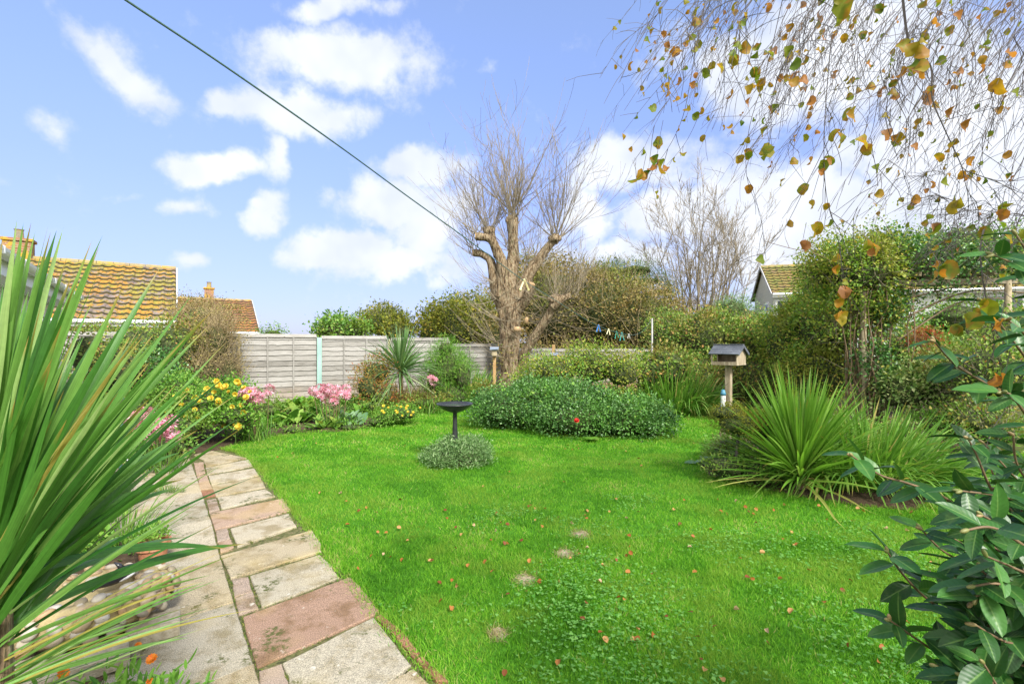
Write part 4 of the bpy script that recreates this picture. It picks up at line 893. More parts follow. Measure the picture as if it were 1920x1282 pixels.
# ------------------------------------------------------------------ sword leaved plants (cordylines)
def rosette(name, label, base, crown_z, n, L, Wd, mat, trunk_r=.05, elmin=-.5, seed=1, droop=.18, segs=9, low=0, bm='bark'):
    t_ = thing(name, (base[0],base[1],0), label, 'plant')
    rg = np.random.default_rng(seed); a = rg.random(n)*6.283; s = rg.random(n)**.62; el_ = elmin+(1.45-elmin)*s
    P = np.stack([base[0]+np.cos(a)*trunk_r*.7, base[1]+np.sin(a)*trunk_r*.7, crown_z+(s-.75)*.22],1)
    D = np.stack([np.cos(a)*np.cos(el_), np.sin(a)*np.cos(el_), np.sin(el_)],1)
    dr = droop*(1.6-s)*(.3+1.2*rg.random(n)); V, F, k, t = blades(P, D, L*(.75+.35*rg.random(n)), Wd*(.75+.4*rg.random(n)), dr, segs, 'sword', .35, rng=rg)
    V[:,2] = np.maximum(V[:,2], .02)
    rr = np.clip(rg.normal(.45,.2,n), 0, .85); rr = np.where((s < .12) & (rg.random(n) < .6), .97, rr)
    mk('leaves', V, F, mat, t_, rnd=np.repeat(rr, k), tt=t, uu=np.tile([-1.,0,1.], len(V)//3))
    g = MB(); limb(g, [(base[0],base[1],-.05),(base[0]+.01,base[1],crown_z*.5),(base[0],base[1],crown_z+.05)], [trunk_r*1.3,trunk_r,trunk_r*.8], 12, .05); g.build('trunk', M[bm], t_, smooth=True)
    return t_
c = gr(1500,915); rosette('cordyline', 'bright green spiky sword leaved plant beside the bird table', c, .22, 400, 1.22, .028, M['cordy2'], .06, .12, 3, .12, 9)
c = gr(742,775); rosette('cordyline', 'grey green spiky sword leaved plant before the fence', c+np.array([0,.5,0]), 1.05, 230, 1.2, .036, M['cordy3'], .06, -.5, 5, .3, 7)

# the large one in the left foreground, its crown just outside the frame
BX = -1.30; BY = 1.17
bigc = thing('cordyline', (BX,BY,0), 'huge sword leaved plant filling the left foreground', 'plant')
tips = [(32,410),(44,418),(58,419),(66,434),(90,424),(95,435),(106,432),(119,426),(172,452),(192,442),(187,460),(197,485),(126,481),(300,502),(358,555),(395,586),(390,612),(350,632),(297,631),(425,640),(375,702),(440,692),(267,650),(245,630),
 (425,700),(440,742),(450,782),(458,800),(298,757),(122,787),(98,785),(415,872),(475,895),(375,940),(345,962),(402,982),(452,1034),(397,1077),(380,1089),(422,1082),(475,1142),(355,1194),(392,1139),(337,962),(20,500),(5,440),(-30,450),(150,620),(70,560),(230,540),(330,720),(120,1000)]
rg = np.random.default_rng(11); A=[];B=[];C=[]; RN=[]; WD=[]
def addleaf(px, py, Dt, rn, wd, jb=1):
    by = float(np.interp(py, [400,800,1000,1200], [1100,1190,1260,1340]))+rg.normal(0,22)*jb
    b0 = at(-55+rg.normal(0,10), by, BY+rg.normal(0,.03)); tp = at(px, py, Dt); L = np.linalg.norm(tp-b0)
    mid = (b0+tp)/2+np.array([0,0,.03+.05*rg.random()])*L*1.3; A.append(b0); B.append(mid); C.append(tp); RN.append(rn); WD.append(wd)
for i, (px, py) in enumerate(tips):
    dt = BY+rg.uniform(-.1,.5); rn = float(np.clip(rg.normal(.5,.25),.0,.86))
    if (px, py) in ((380,1089),(475,1142)): rn = .96
    addleaf(px, py, dt, rn, .0225*rg.uniform(.7,1.25)*(.5 if py > 840 else .75 if py > 690 else 1))
for i in range(150):
    a = rg.uniform(rad(45), rad(89)); l = rg.uniform(380,650)*(1-.15*(a < .6)); px = -40+l*math.cos(a)*.92; by = np.interp(a,[rad(-12),0,rad(30),rad(90)],[1330,1280,1190,1110]); py = by-l*math.sin(a)
    addleaf(px, py, BY+rg.uniform(-.25,.75), float(np.clip(rg.normal(.38,.27),0,.86)) if rg.random() > .03 else .96, .0195*rg.uniform(.5,1.2))
for i in range(20):     # thin low blades arching over the paving
    px = rg.uniform(230,440); py = 1235-.42*px+rg.uniform(-90,110); addleaf(px, py, BY+rg.uniform(.1,.7), float(np.clip(rg.normal(.6,.25),0,.88)) if rg.random() > .12 else .95, .009*rg.uniform(.6,1.3))
for i in range(120):    # the far and outer sides
    a = rg.uniform(rad(60), rad(290)); e1 = rg.uniform(-.3,1.2); l = rg.uniform(.55,.85); b0 = np.array([BX,BY,1.0+rg.uniform(-.15,.1)]); d = np.array([math.cos(a)*math.cos(e1),math.sin(a)*math.cos(e1),math.sin(e1)])
    tp = b0+d*l
    if tp[1] < .45 or (tp[0] > BX+.1 and tp[1] < .8): continue
    A.append(b0); B.append((b0+tp)/2+np.array([0,0,.06])); C.append(tp-np.array([0,0,.08])); RN.append(.4*rg.random()+.2); WD.append(.028)
A, B, C, RN, WD = map(np.array, (A,B,C,RN,WD)); sg = 14; tq = np.linspace(0,1,sg+1)[None,:,None]
CC = (1-tq)**2*A[:,None]+2*tq*(1-tq)*B[:,None]+tq**2*C[:,None]; n = len(A); T_ = nrm(np.gradient(CC,axis=1))
view = nrm(CC.mean(1)-np.array([0,0,HC])); sd_ = nrm(np.cross(T_[:,sg//2], view+rg.normal(0,.55,(n,3)))); N_ = nrm(np.cross(sd_[:,None], T_))
WD = np.where(RN > .9, WD*.55, WD); wp = np.interp(tq[0,:,0], [0,.05,.3,.6,.85,.96,1], [.45,.6,.95,1,.5,.15,.01]); hw = (WD[:,None]*wp/2)[...,None]
V = np.stack([CC-sd_[:,None]*hw+N_*hw*.3, CC, CC+sd_[:,None]*hw+N_*hw*.3],2).reshape(n,-1,3); m_ = V.shape[1]
f = np.array([[i*3+j,i*3+j+1,(i+1)*3+j+1,(i+1)*3+j] for i in range(sg) for j in range(2)]); F = (f[None]+(np.arange(n)*m_)[:,None,None]).reshape(-1,4)
mk('leaves', V.reshape(-1,3), F, M['cordy'], bigc, uu=np.tile([-1.,0,1.], n*m_//3), rnd=np.repeat(RN,m_), tt=np.tile(np.repeat(np.linspace(0,1,sg+1),3),n))
g = MB(); limb(g, [(BX,BY,-.05),(BX-.02,BY,.5),(BX,BY,1.05)], [.09,.07,.06], 14, .06); g.build('trunk', M['bark'], bigc, smooth=True)

# ------------------------------------------------------------------ island bed, bird bath mound
bush('dense_shrub', 'wide low dense shrub mound on the lawn in front of the tree', 'shrub',
 [ell(955,768,9.8,70,34,.8),ell(1010,752,9.9,55,36,.7),ell(1070,762,9.6,70,42,.9),ell(1130,783,9.2,45,34,.6),ell(1175,787,9.0,65,38,.7),ell(1215,792,8.9,44,34,.55),ell(1080,787,8.9,85,32,.6)], 30000, .05, 'island', cl=9, spread=.085, rough=.22, nscale=2.4, depth=.07)
ip = leaves_on('loose_sprays', [ell(955,768,9.8,76,42,.85),ell(1075,758,9.6,95,54,.95),ell(1185,787,9.0,78,44,.8)], 1500, .055, M['bright'], bpy.data.objects['dense_shrub'], 'tile', cl=4, spread=.06, rough=.6, nscale=3)
ib = bush('rose_bush', 'loose yellow green rose bush behind the dense shrub mound', 'bush', [ell(1040,700,11.2,60,38,.6),ell(1110,688,11.4,62,44,.6),ell(1165,698,11.0,45,40,.5),ell(990,720,11.2,32,28,.4)], 8500, .055, 'climber', cl=8, tw=260, twL=.5, twr=.005, spread=.1, rough=.3, nscale=1.8, core=.6)
bush('bird_bath_mound', 'round grey green cushion plant at the foot of the bird bath', 'plant', [ell(858,872,6.85,68,52,.52),], 9500, .038, 'mound', 'long', cl=9, spread=.035, rough=.2, nscale=3, depth=.05)
bb = at(853,641,6.85); bird = thing('bird_bath', (bb[0],bb[1],0), 'dark grey bird bath with shallow bowl on a slim pedestal', 'bird bath')
g = MB(); g.lathe([(0.0,.24),(.05,.24),(.042,.3),(.036,.45),(.03,.62),(.03,.68),(.045,.715),(.0,.72)], (bb[0],bb[1],0), 20)
g.build('pedestal', M['blackplastic'], bird, smooth=True)
g = MB(); g.lathe([(0,.69),(.05,.695),(.11,.715),(.19,.755),(.235,.80),(.262,.815),(.262,.825),(.24,.828),(.225,.815),(.18,.775),(.1,.745),(0,.735)], (bb[0],bb[1],0), 40); bo = g.build('bowl', M['blackplastic'], bird, smooth=True)
g = MB(); g.lathe([(.218,.802),(0,.803)], (bb[0],bb[1],0), 32); g.build('water', solid('bath_water', [(.3,(.05,.06,.06)),(.7,(.08,.09,.09))], 3, .05, spec=.8), bo)
# red flower in the island shrub
def petals(c, rr, n, mat_, name, parent=None, up=(0,-.6,.8), w_=.5, layers=1):
    T, TF = round_leaf(6, w_); P = []; D = []; N = []
    up = nrm(np.array(up,float)); a0 = nrm(np.cross(up,[.3,.2,.9])); b0 = np.cross(up,a0)
    for l in range(layers):
        for i in range(n):
            a = i*2*math.pi/n+l*.4; D.append(a0*math.cos(a)+b0*math.sin(a)+up*(.25+.5*l)); P.append(np.array(c)+up*.002*l); N.append(up)
    V, F = scatter(T, TF, np.array(P), frames(np.array(D), np.array(N)), np.full(len(P), rr)); return mk(name, V, F, mat_, parent, rnd=np.repeat(R.random(len(P)), len(T)))
o = petals(at(1081,789,8.05), .05, 7, M['red'], 'red_flower', layers=3); tag(o, 'single red flower in front of the dense shrub mound', 'flower')
# dock leaves at the shrub's foot
T, TF = big_leaf(6,4,.36,.86,.2,.15); c = gr(1110,828); n = 9; a = np.linspace(0,6,n)
V, F = scatter(T, TF, np.tile(c+np.array([0,0,.03]),(n,1)), frames(np.stack([np.cos(a),np.sin(a),np.full(n,.45)],1), np.tile([0,0,1.],(n,1))), .12+.06*R.random(n))
o = mk('broad_leaved_weed', V, F, M['bright'], rnd=np.repeat(R.random(n),len(T))); tag(o, 'broad pale green weed at the front foot of the dense shrub mound', 'weed')

# ------------------------------------------------------------------ bird table
bt_ = at(1366,641,7.6); btab = thing('bird_table', (bt_[0],bt_[1],0), 'wooden bird table with slate grey pitched roof on a post', 'bird table')
tan = solid('bird_table_wood', [(.3,(.19,.145,.09)),(.5,(.33,.27,.18)),(.7,(.44,.385,.28))], 7, .85, .4, 40, stretch=(3,3,.5))
slate = solid('roof_felt', [(.3,(.06,.07,.085)),(.7,(.14,.155,.18))], 6, .8, .5, 60)
AN = rad(-47); ca, sa = math.cos(AN), math.sin(AN)
def L2(x, y, z): return np.array([bt_[0]+.0+x*ca-y*sa, bt_[1]+x*sa+y*ca, z])
# local x runs along the ridge (its + end is the gable facing right), local -y is the open front
def lb(g, c, s, **k): g.box(L2(*c), s, rz=AN, **k)
zf = 1.348
g = MB(); g.box((bt_[0],bt_[1],.665), (.085,.085,1.34), rz=AN, bev=.005); g.build('post', tan, btab)
g = MB(); lb(g,(0,0,zf), (.40,.36,.022), bev=.003); fl = g.build('tray', tan, btab)
g = MB(); lb(g,(0,-.172,zf+.025),(.40,.014,.04), bev=.002); g.build('tray_lip', tan, fl)
def gable(x, name):
    g = MB(); w2 = .172; z0, z1, z2 = zf+.012, zf+.165, zf+.285; V = []
    for dx in (-.007,.007):
        for (y, z) in ((-w2,z0),(w2,z0),(w2,z1),(0,z2),(-w2,z1)): V.append(L2(x+dx,y,z))
    i = np.arange(5); k = (i+1) % 5; g.add(V, [np.stack([i,k,k+5,i+5],1), np.array([[4,3,2,1,0]]), np.array([[5,6,7,8,9]])]); return g.build(name, tan, btab)
gable(.19,'gable_end'); 
g = MB(); lb(g,(-.19,.10,zf+.09),(.014,.14,.15)); lb(g,(-.19,-.165,zf+.09),(.016,.016,.15)); lb(g,(-.19,0,zf+.19),(.014,.3,.05)); g.build('gable_end', tan, btab)
g = MB(); lb(g,(-.04,.168,zf+.085),(.28,.012,.15)); g.build('back_panel', tan, btab)
for s_ in (-1,1):
    n_ = np.array([0,s_*.205,-.135]); L = np.linalg.norm(n_); n_ /= L; X = np.array([ca,sa,0]); Yv = np.array([-sa*n_[1],ca*n_[1],n_[2]]); Z = np.cross(X,Yv)
    g = MB()
    for q in range(4):
        tq_ = (q+.5)/4; g.box(L2(0,s_*.205*tq_,zf+.300-.135*tq_)+Z*(-s_)*0+np.array([0,0,.004*(3-q)*0]), (.46,L/4+.012,.012), axes=[X, nrm(Yv+np.array([0,0,.06])), np.cross(X,nrm(Yv+np.array([0,0,.06])))], r=R.random())
    g.build('roof', slate, btab)
g = MB(); lb(g,(0,0,zf+.308),(.47,.05,.016), bev=.004); g.build('ridge_cap', slate, btab)
for s_ in (-1, 1):
    g = MB(); n_ = np.array([0,s_*.205,-.135]); L = np.linalg.norm(n_); n_ /= L; Yv = np.array([-sa*n_[1],ca*n_[1],n_[2]]); X = np.array([ca,sa,0])
    g.box(L2(.235,s_*.1,zf+.222), (.012,L,.035), axes=[X,Yv,np.cross(X,Yv)]); g.build('bargeboard', slate, btab)
# feeder hanging on the post
fx = at(1356,641,7.4); fe = thing('bird_feeder', (fx[0],fx[1],.82), 'white tube bird feeder with blue caps hanging on the bird table post', 'feeder')
g = MB(); g.lathe([(0.0000,0.6848),(0.0299,0.6848),(0.0345,0.7072),(0.0345,0.8640),(0.0299,0.8864),(0.0000,0.8864)], (fx[0],fx[1],0), 16); g.build('tube', solid('milky_plastic', [(.3,(.55,.58,.55)),(.7,(.7,.72,.68))], 8, .3), fe, smooth=True)
bl = solid('blue_plastic', [(.3,(.04,.16,.24)),(.7,(.06,.22,.32))], 8, .4)
g = MB(); g.lathe([(0.0000,0.9704),(0.0230,0.9648),(0.0391,0.9088),(0.0391,0.8808),(0.0000,0.8808)], (fx[0],fx[1],0), 16); g.build('cap', bl, fe, smooth=True)
g = MB(); g.lathe([(0.0000,0.6400),(0.0414,0.6456),(0.0414,0.6848),(0.0000,0.6904)], (fx[0],fx[1],0), 16); g.build('base', bl, fe, smooth=True)
g = MB(); g.tube([(fx[0],fx[1],.96),(fx[0]+.01,fx[1]+.06,1.02),(bt_[0]-.02,bt_[1]-.03,1.04)], .003, 5); g.build('hanger', M['blackplastic'], fe)

# plants round the bird table
c = at(1372,790,5.9); topi = thing('clipped_shrub', (c[0],c[1],0), 'small mossy green clipped shrub on a bare stem before the bird table', 'shrub')
e1 = [ell(1365,775,5.9,34,16,.22),ell(1385,795,5.8,45,24,.26),ell(1420,800,5.9,30,30,.25)]
leaves_on('foliage', e1, 5200, .022, M['olive'], topi, 'tile', cl=9, spread=.03, rough=.2, nscale=4); inner('inner_growth', e1, M['inner'], topi, .75)
g = MB(); limb(g, [(c[0]+.08,c[1],-.02),(c[0]+.06,c[1],.3),(c[0]+.1,c[1],.7)], [.025,.02,.018], 8)
g.build('stem', M['twig_dark'], topi)
a = gr(1383,858); g = MB(); g.tube([(a[0],a[1],-.02),(a[0]+.01,a[1],.5)], .017, 8); tag(g.build('garden_cane', solid('purple_cane', [(.3,(.10,.10,.17)),(.7,(.17,.17,.26))], 9, .6), smooth=True), 'short dark blue stake under the clipped shrub', 'stake')
a = gr(1362,868); g = MB(); g.tube([(a[0]-.03,a[1],-.02),(a[0]+.10,a[1]+.05,.36)], .012, 6); tag(g.build('garden_cane', M['post'], smooth=True), 'pale leaning stick beside the dark blue stake', 'stake')
def rosette_leaves(name, label, cat, c, n, L, wd, mat, up=.5, spread=.12, group=None, curl=.25):
    T, TF = big_leaf(6,4,wd,.86,curl,.25); a = R.random(n)*6.283; P = np.stack([c[0]+spread*R.normal(0,1,n), c[1]+spread*.7*R.normal(0,1,n), .01+.04*R.random(n)],1)
    D = np.stack([np.cos(a),np.sin(a),up*(.3+1.1*R.random(n))],1); V, F = scatter(T, TF, P, frames(D, np.array([0,0,1.])+R.normal(0,.2,(n,3))), L*(.6+.6*R.random(n)))
    V[:,2] = np.maximum(V[:,2], .008)
    o = mk(name, V, F, M[mat], rnd=np.repeat(R.random(n),len(T)), tt=np.tile(T[:,1],n)); return tag(o, label, cat, group)
M['bergenia'] = leafmat('bergenia_leaf', [(0,(.10,.22,.09)),(1,(.25,.4,.2))], .4, .2, .5)
rosette_leaves('bergenia', 'pale broad leaved plant at the corner of the bed below the feeder', 'plant', gr(1328,868), 12, .2, .32, 'bergenia', .6, .1)
bush('ground_cover', 'low mixed ground cover at the lawn corner below the bird table', 'plant', [ell(1360,875,5.9,40,22,.3),ell(1375,845,6.5,45,30,.3),ell(1350,850,7.0,30,28,.25),ell(1420,885,5.8,45,24,.3),ell(1470,895,5.9,40,22,.3)], 4600, .034, 'green', cl=8, spread=.05, rough=.3, nscale=4, tw=120, twL=.16, twr=.003, core=.7)
bush('ground_cover', 'dark leafy undergrowth behind the bright spiky plant', 'plant', [ell(1560,830,6.5,90,45,.5),ell(1640,840,6.9,80,45,.5),ell(1480,820,6.6,60,50,.4)], 6000, .04, 'green', cl=8, spread=.07, rough=.3, nscale=3)
bush('ground_cover', 'bright leafy perennials by the paving under the arch', 'plant', [ell(1780,800,7.4,60,25,.4),ell(1850,815,7.0,70,22,.4)], 3600, .06, 'bright', 'long', cl=8, spread=.08, rough=.3, nscale=3)

# ------------------------------------------------------------------ nest boxes on posts by the fence
def nestbox(px, py, Y, label, toz):
    p = at(px, py, Y); t_ = thing('nest_box', (p[0],p[1],0), label, 'nest box'); z = p[2]
    g = MB(); g.box((p[0],p[1]+.05,toz/2), (.09,.05,toz), bev=.004); g.build('post', solid('orange_post', [(.3,(.34,.2,.08)),(.7,(.5,.34,.16))], 5, .85, .3, 30), t_)
    g = MB(); g.box((p[0],p[1]-.05,z-.13), (.15,.13,.2), bev=.004); g.ball((p[0],p[1]-.117,z-.1),(.018,.006,.018),10,6,r=1); g.build('box', M['post'], t_)
    g = MB(); g.box((p[0],p[1]-.07,z-.01), (.25,.22,.025), axes=[np.array([1,0,0.]),nrm(np.array([0,1,.35])),nrm(np.array([0,-.35,1]))], bev=.004); g.build('roof', solid('blue_grey_roof', [(.3,(.16,.2,.26)),(.7,(.26,.31,.38))], 6, .6), t_)
nestbox(927,652,13.9,'nest box with blue grey roof just left of the big trunk',1.45)
nestbox(1038,663,14.6,'nest box with blue grey roof between trunk and washing line pole',1.62)

# ------------------------------------------------------------------ washing line, pole and pegs
A0 = np.array([-.72,.9]); Ep = np.array([(1222-960)/FP*12, 12.])
def on_line(px, py):
    u = (px-960)/FP; s = (u*A0[1]-A0[0])/((Ep[0]-A0[0])-u*(Ep[1]-A0[1])); p = A0+(Ep-A0)*s; return np.array([p[0],p[1],HC+(HZ-py)/FP*p[1]])
lp = [(235,0),(430,130),(640,277),(760,365),(860,437),(920,481),(985,528),(1040,562),(1090,594),(1122,611),(1150,621),(1175,627),(1192,627),(1207,619),(1221,600)]
LPs = [on_line(*p) for p in lp]; first = LPs[0]+(LPs[0]-LPs[1])*1.3; LPs = smoothpoly([first]+LPs, 6, False)
g = MB(); g.tube(LPs, .0024, 8)
V = g.V[0]; tag(g.build('washing_line', M['rope'], smooth=True), 'green washing line sagging from top left down to the pole', 'washing line')
pole = thing('washing_line_pole', (Ep[0],Ep[1],0), 'thin pale metal washing line pole standing in the mixed hedge', 'pole')
g = MB(); g.tube([(Ep[0]+.01,Ep[1],-.05),(Ep[0]+.01,Ep[1],2.29)], .021, 10); g.build('shaft', solid('galvanised', [(.3,(.28,.28,.27)),(.7,(.42,.42,.4))], 10, .6, metal=.2), pole, smooth=True)
g = MB(); th = np.linspace(0,2*math.pi,12); g.tube([(Ep[0]-.03+.02*math.cos(a),Ep[1],2.25+.025*math.sin(a)) for a in th], .004, 5); g.build('hook', M['post'], pole)
def peg(px, py, c, label, L=.085, an=.35, sp=.10, nm='clothes_peg', wd=.012):
    p = on_line(px, py); dl = nrm(Ep-A0); ax = np.array([dl[0],dl[1],0]); L *= .78; wd *= .7; mt = solid('peg_'+label.split()[0], [(.3,tuple(x*.8 for x in c)),(.7,c)], 9, .5)
    t_ = thing(nm, tuple(p), label, 'clothes peg', 'pegs on the washing line')
    for s_ in (-1,1):
        g = MB(); d = nrm(np.array([0,0,-1.])+ax*(an+s_*sp)+np.array([.25*s_,0,0])); X = nrm(np.cross(d,[0,1,.1])); Yv = np.cross(d,X)
        g.box(p+d*L*.34+X*s_*.004, (wd*.75,wd,L), axes=[X,Yv,d], bev=.0015); g.box(p+d*L*.82+X*s_*.004,(wd*1.0,wd*1.1,L*.12), axes=[X,Yv,d], bev=.001); g.build('leg', mt, t_)
    g = MB(); th = np.linspace(0,2*math.pi,10); g.tube([p+np.array([.008*math.cos(a),-.006,.008*math.sin(a)-.012]) for a in th], .0015, 4); g.build('spring', M['twig'], t_)
peg(983,527,(.74,.66,.34),'large yellow peg on the line in front of the pollarded trunk',.10,.1,.45,wd=.02)
peg(1122,611,(.05,.22,.62),'blue peg on the low part of the line',.10,.1,.16,wd=.02)
peg(1141,618,(.7,.66,.42),'pale yellow peg between blue peg and green pegs',.10,-.35,.14,wd=.017)
peg(1156,623,(.08,.55,.42),'turquoise peg drooping with its strings, left one of the two',.13,.5,.2,wd=.014)
peg(1166,625,(.08,.5,.5),'turquoise peg nearer to the pole, hanging straight',.16,.2,.12,wd=.014)
peg(1179,627,(.7,.68,.66),'white peg at the lowest point of the line',.09,.05,.15,wd=.015)

# ------------------------------------------------------------------ left border
bush('hedge', 'green hedge with orange leaves in front of the lichened roof', 'hedge', [ell(200,650,11.5,70,42,.8),ell(170,665,9.2,50,45,.35),ell(215,690,8.9,50,50,.35),ell(280,655,11.2,70,48,.8),ell(340,650,11,45,50,.7),ell(250,715,10.6,110,55,.8),ell(120,680,11,80,60,.8)], 16000, .055, 'mixed', cl=9, tw=260, twL=.4, twr=.004, spread=.09, rough=.22, nscale=1.8)
bush('dark_shrub', 'dark green glossy shrub low in front of the left hedge', 'shrub', [ell(290,700,9.8,40,45,.5),ell(320,740,9.4,50,35,.5)], 3600, .06, 'dark', cl=8, spread=.08, rough=.25, nscale=2.5)
bush('twiggy_climber', 'straw brown twiggy climber hanging over the left end of the fence', 'climber', [ell(405,640,11.4,42,58,.5),ell(430,700,11.5,28,50,.4),ell(385,700,11,35,50,.5),ell(375,590,12,40,25,.4)], 3200, .04, 'drygrass', cl=6, tw=1500, twL=.55, twr=.0045, twm='twig_tan', spread=.12, rough=.3, nscale=2, core=.5)
bush('rusty_climber', 'reddish brown leaved climber showing against the orange roof', 'climber', [ell(380,595,12.2,60,30,.4),ell(345,580,12.4,25,20,.3),ell(410,625,12,40,22,.3)], 3600, .045, 'autumn', cl=6, core=False, tw=260, twL=.5, twr=.003, twm='stem_brown', spread=.13, rough=.4, nscale=1.8)
# flower helpers
def flower_mesh(mat_, n=6, r_=.03, w_=.42, layers=2):
    o = petals((0,0,0), r_, n, mat_, 'flower', up=(0,0,1), w_=w_, layers=layers); return o
yf = flower_mesh(M['yellow'], 7, .032, .5, 3); 
def put_flowers(proto, pts, parent, up=(.1,-.75,.5), s=1.0, name=None):
    for i, p in enumerate(pts):
        o = proto.copy(); COL.objects.link(o); o.parent = parent; pl = parent.location; o.location = (p[0]-pl[0],p[1]-pl[1],p[2]-pl[2])
        q = Vector(nrm(np.array(up)+R.normal(0,.35,3))).to_track_quat('Z','Y'); o.rotation_euler = q.to_euler(); k = s*(.8+.4*R.random()); o.scale = (k,k,k)
ys = bush('yellow_flowering_shrub', 'leafy shrub covered with yellow flowers left of the fence', 'shrub', [ell(380,765,8.2,65,38,.5),ell(430,745,8.8,38,30,.4),ell(340,740,8.6,45,35,.4),ell(440,780,8.0,40,22,.4)], 8000, .05, 'bright', cl=8, spread=.08, rough=.25, nscale=2.5)
yp = [(350,732),(366,746),(384,738),(396,747),(410,722),(418,726),(424,724),(430,735),(450,722),(458,728),(375,752),(327,761),(316,770),(305,772),(350,782),(409,751),(410,757),(434,780),(457,772),(443,794),(447,800),(436,762),(395,770),(365,768),(388,729),(402,735),(441,738),(462,745),(372,783),(400,790),(420,800),(452,760),(330,745),(340,758),(312,783),(470,735),(405,715),(445,715),(355,795)]
put_flowers(yf, [at(px,py,7.85+R.uniform(-.1,.15)) for px,py in yp], ys, s=1.6)
bush('border_greenery', 'tangle of low green leaves under the left hedge', 'plant', [ell(270,770,8.4,80,30,.5),ell(200,790,8,70,35,.5),ell(330,800,7.6,60,22,.4),ell(300,840,6.9,60,25,.35)], 7000, .05, 'green', cl=8, spread=.08, rough=.25, nscale=2.5)
M['pstem'] = M['stem']
fl_T = None
def nerine(label, heads, Y, hr=.075, zfoot=0, leaves=True, group='pink lily clumps in the border'):
    c = np.array([at(px,py,Y) for px,py in heads]); cen = c.mean(0); t_ = thing('pink_lily_clump', (cen[0],cen[1],0), label, 'flowers', group)
    g = MB()
    for p in c:
        p = p+np.array([0,R.normal(0,.08),0]); b0 = np.array([cen[0]+(p[0]-cen[0])*.7, p[1]+.05, 0.0]); g.tube([b0,(b0+p)/2+np.array([0,0,.03]),p], .006, 5)
        n = 13; u = nrm(R.normal(0,1,(n,3))+np.array([0,-.25,.5])); PP = []; DD = []; NN = []
        for q in range(n):
            cc = p+u[q]*hr*.55
            for k in range(6):
                a = k*1.047; s1 = nrm(np.cross(u[q],[.2,.3,.9])); s2 = np.cross(u[q],s1); PP.append(cc); DD.append(s1*math.cos(a)+s2*math.sin(a)+u[q]*.7); NN.append(u[q])
        T = np.array([[0,0,0],[.13,.4,.0],[.1,.8,-.05],[0,1,-.22],[-.1,.8,-.05],[-.13,.4,0]]); TF = [np.array([[0,1,2,3,4,5]])]
        V, F = scatter(T, TF, np.array(PP), frames(np.array(DD),np.array(NN)), np.full(len(PP), hr*.62)); mk('flower_head', V, F, M['pink'], t_, rnd=np.repeat(R.random(len(PP)),6))
    g.build('stems', M['stem_brown'] if hr > .1 else M['stem'], t_)
    if leaves:
        n = 90; a = R.random(n)*6.28; w0 = max(.25,np.ptp(c[:,0])*.5); P = np.stack([cen[0]+w0*R.uniform(-1,1,n), cen[1]+R.normal(0,.12,n), np.full(n,.005)],1)
        V, F, k, t = blades(P, np.stack([R.normal(0,.45,n),R.normal(0,.4,n),np.ones(n)],1), .3+.3*R.random(n), .016, .5*R.random(n), 5, 'strap', .3); mk('leaves', V, F, M['strap'], t_, rnd=np.repeat(R.random(n)*.9,k), tt=t)
nerine('wide cluster of pink lilies in front of the mint green fence post', [(588,733),(598,740),(606,729),(615,738),(622,727),(630,745),(640,738),(648,742),(600,728),(634,730),(645,730),(612,747),(628,752)], 9.6, .11)
nerine('small cluster of pink lilies beside the yellow flowers', [(456,742),(466,748),(476,736),(484,742),(494,733),(470,735),(488,747),(462,737),(480,749)], 8.3, .12)
nerine('pink lilies nearest the paving, seen through the sword leaves', [(245,790),(256,782),(268,776),(262,795),(276,785),(282,776),(250,803),(272,800),(288,792),(303,795),(312,802),(322,790),(318,800),(300,815),(310,822),(325,824),(292,820),(240,800),(285,800)], 6.2, .10)
nerine('single pink lily head between grey spiky plant and iris leaves', [(808,711),(815,714)], 11.4, .12)
bush('rusty_shrub', 'orange and green leaved shrub against the fence left of the grey spiky plant', 'shrub', [ell(705,700,11.6,36,32,.4),ell(690,725,11.3,30,34,.35),ell(715,745,11.4,35,25,.35)], 3000, .06, 'rusty', 'long', cl=7, spread=.09, rough=.3, nscale=2, tw=60, twL=.4, core=.6)
bush('feathery_shrub', 'bright green feathery shrub right of the grey spiky plant', 'shrub', [ell(838,690,12.6,38,46,.5),ell(868,705,12.4,24,36,.35),ell(815,710,12.3,25,36,.35),ell(842,740,12.5,50,30,.5),ell(835,655,12.6,20,22,.3)], 8200, .085, 'bright', 'needle', core=.6, cl=12, spread=.08, rough=.3, nscale=2, tw=80, twL=.4, upw=1.2)
# border perennials, many separate rosettes
spec = [('broad leaved green perennial at the lawn edge below the small pink cluster',(548,790),16,.26,.2,'bright'),('leafy perennial just left of the wide pink lily cluster',(590,785),16,.26,.2,'green'),('drooping leaved perennial at the lawn edge below the wide pink cluster',(640,795),18,.24,.2,'bergenia'),
 ('leafy perennial against the fence between the pink clusters',(565,765),20,.3,.18,'bright'),('green perennial right of the wide pink lily cluster',(685,778),14,.25,.22,'bright'),('perennial with long leaves at the lawn edge beside the yellow flowers',(500,798),18,.25,.17,'bright'),
 ('leafy perennial behind the lawn edge, right of the yellow flowers',(520,772),18,.28,.2,'green'),('low leaves between the lily leaves and the lawn',(610,800),12,.2,.2,'green'),('leafy clump next to the fence foot above the wide cluster',(655,760),14,.28,.2,'green')]
for lb_, (px,py), n, L, wd, mt in spec: rosette_leaves('perennial', lb_, 'plant', gr(px,py+3), n*3, L*1.35, wd, mt, 1.25, .17, 'leafy perennials of the left border')
bush('border_greenery', 'mixed low greenery along the fence foot behind the lilies', 'plant', [ell(500,770,10.8,40,18,.3),ell(620,768,11.0,50,15,.3),ell(700,765,11,40,14,.3)], 3200, .06, 'green', 'long', cl=8, spread=.1, rough=.35, nscale=2.5, core=.6)
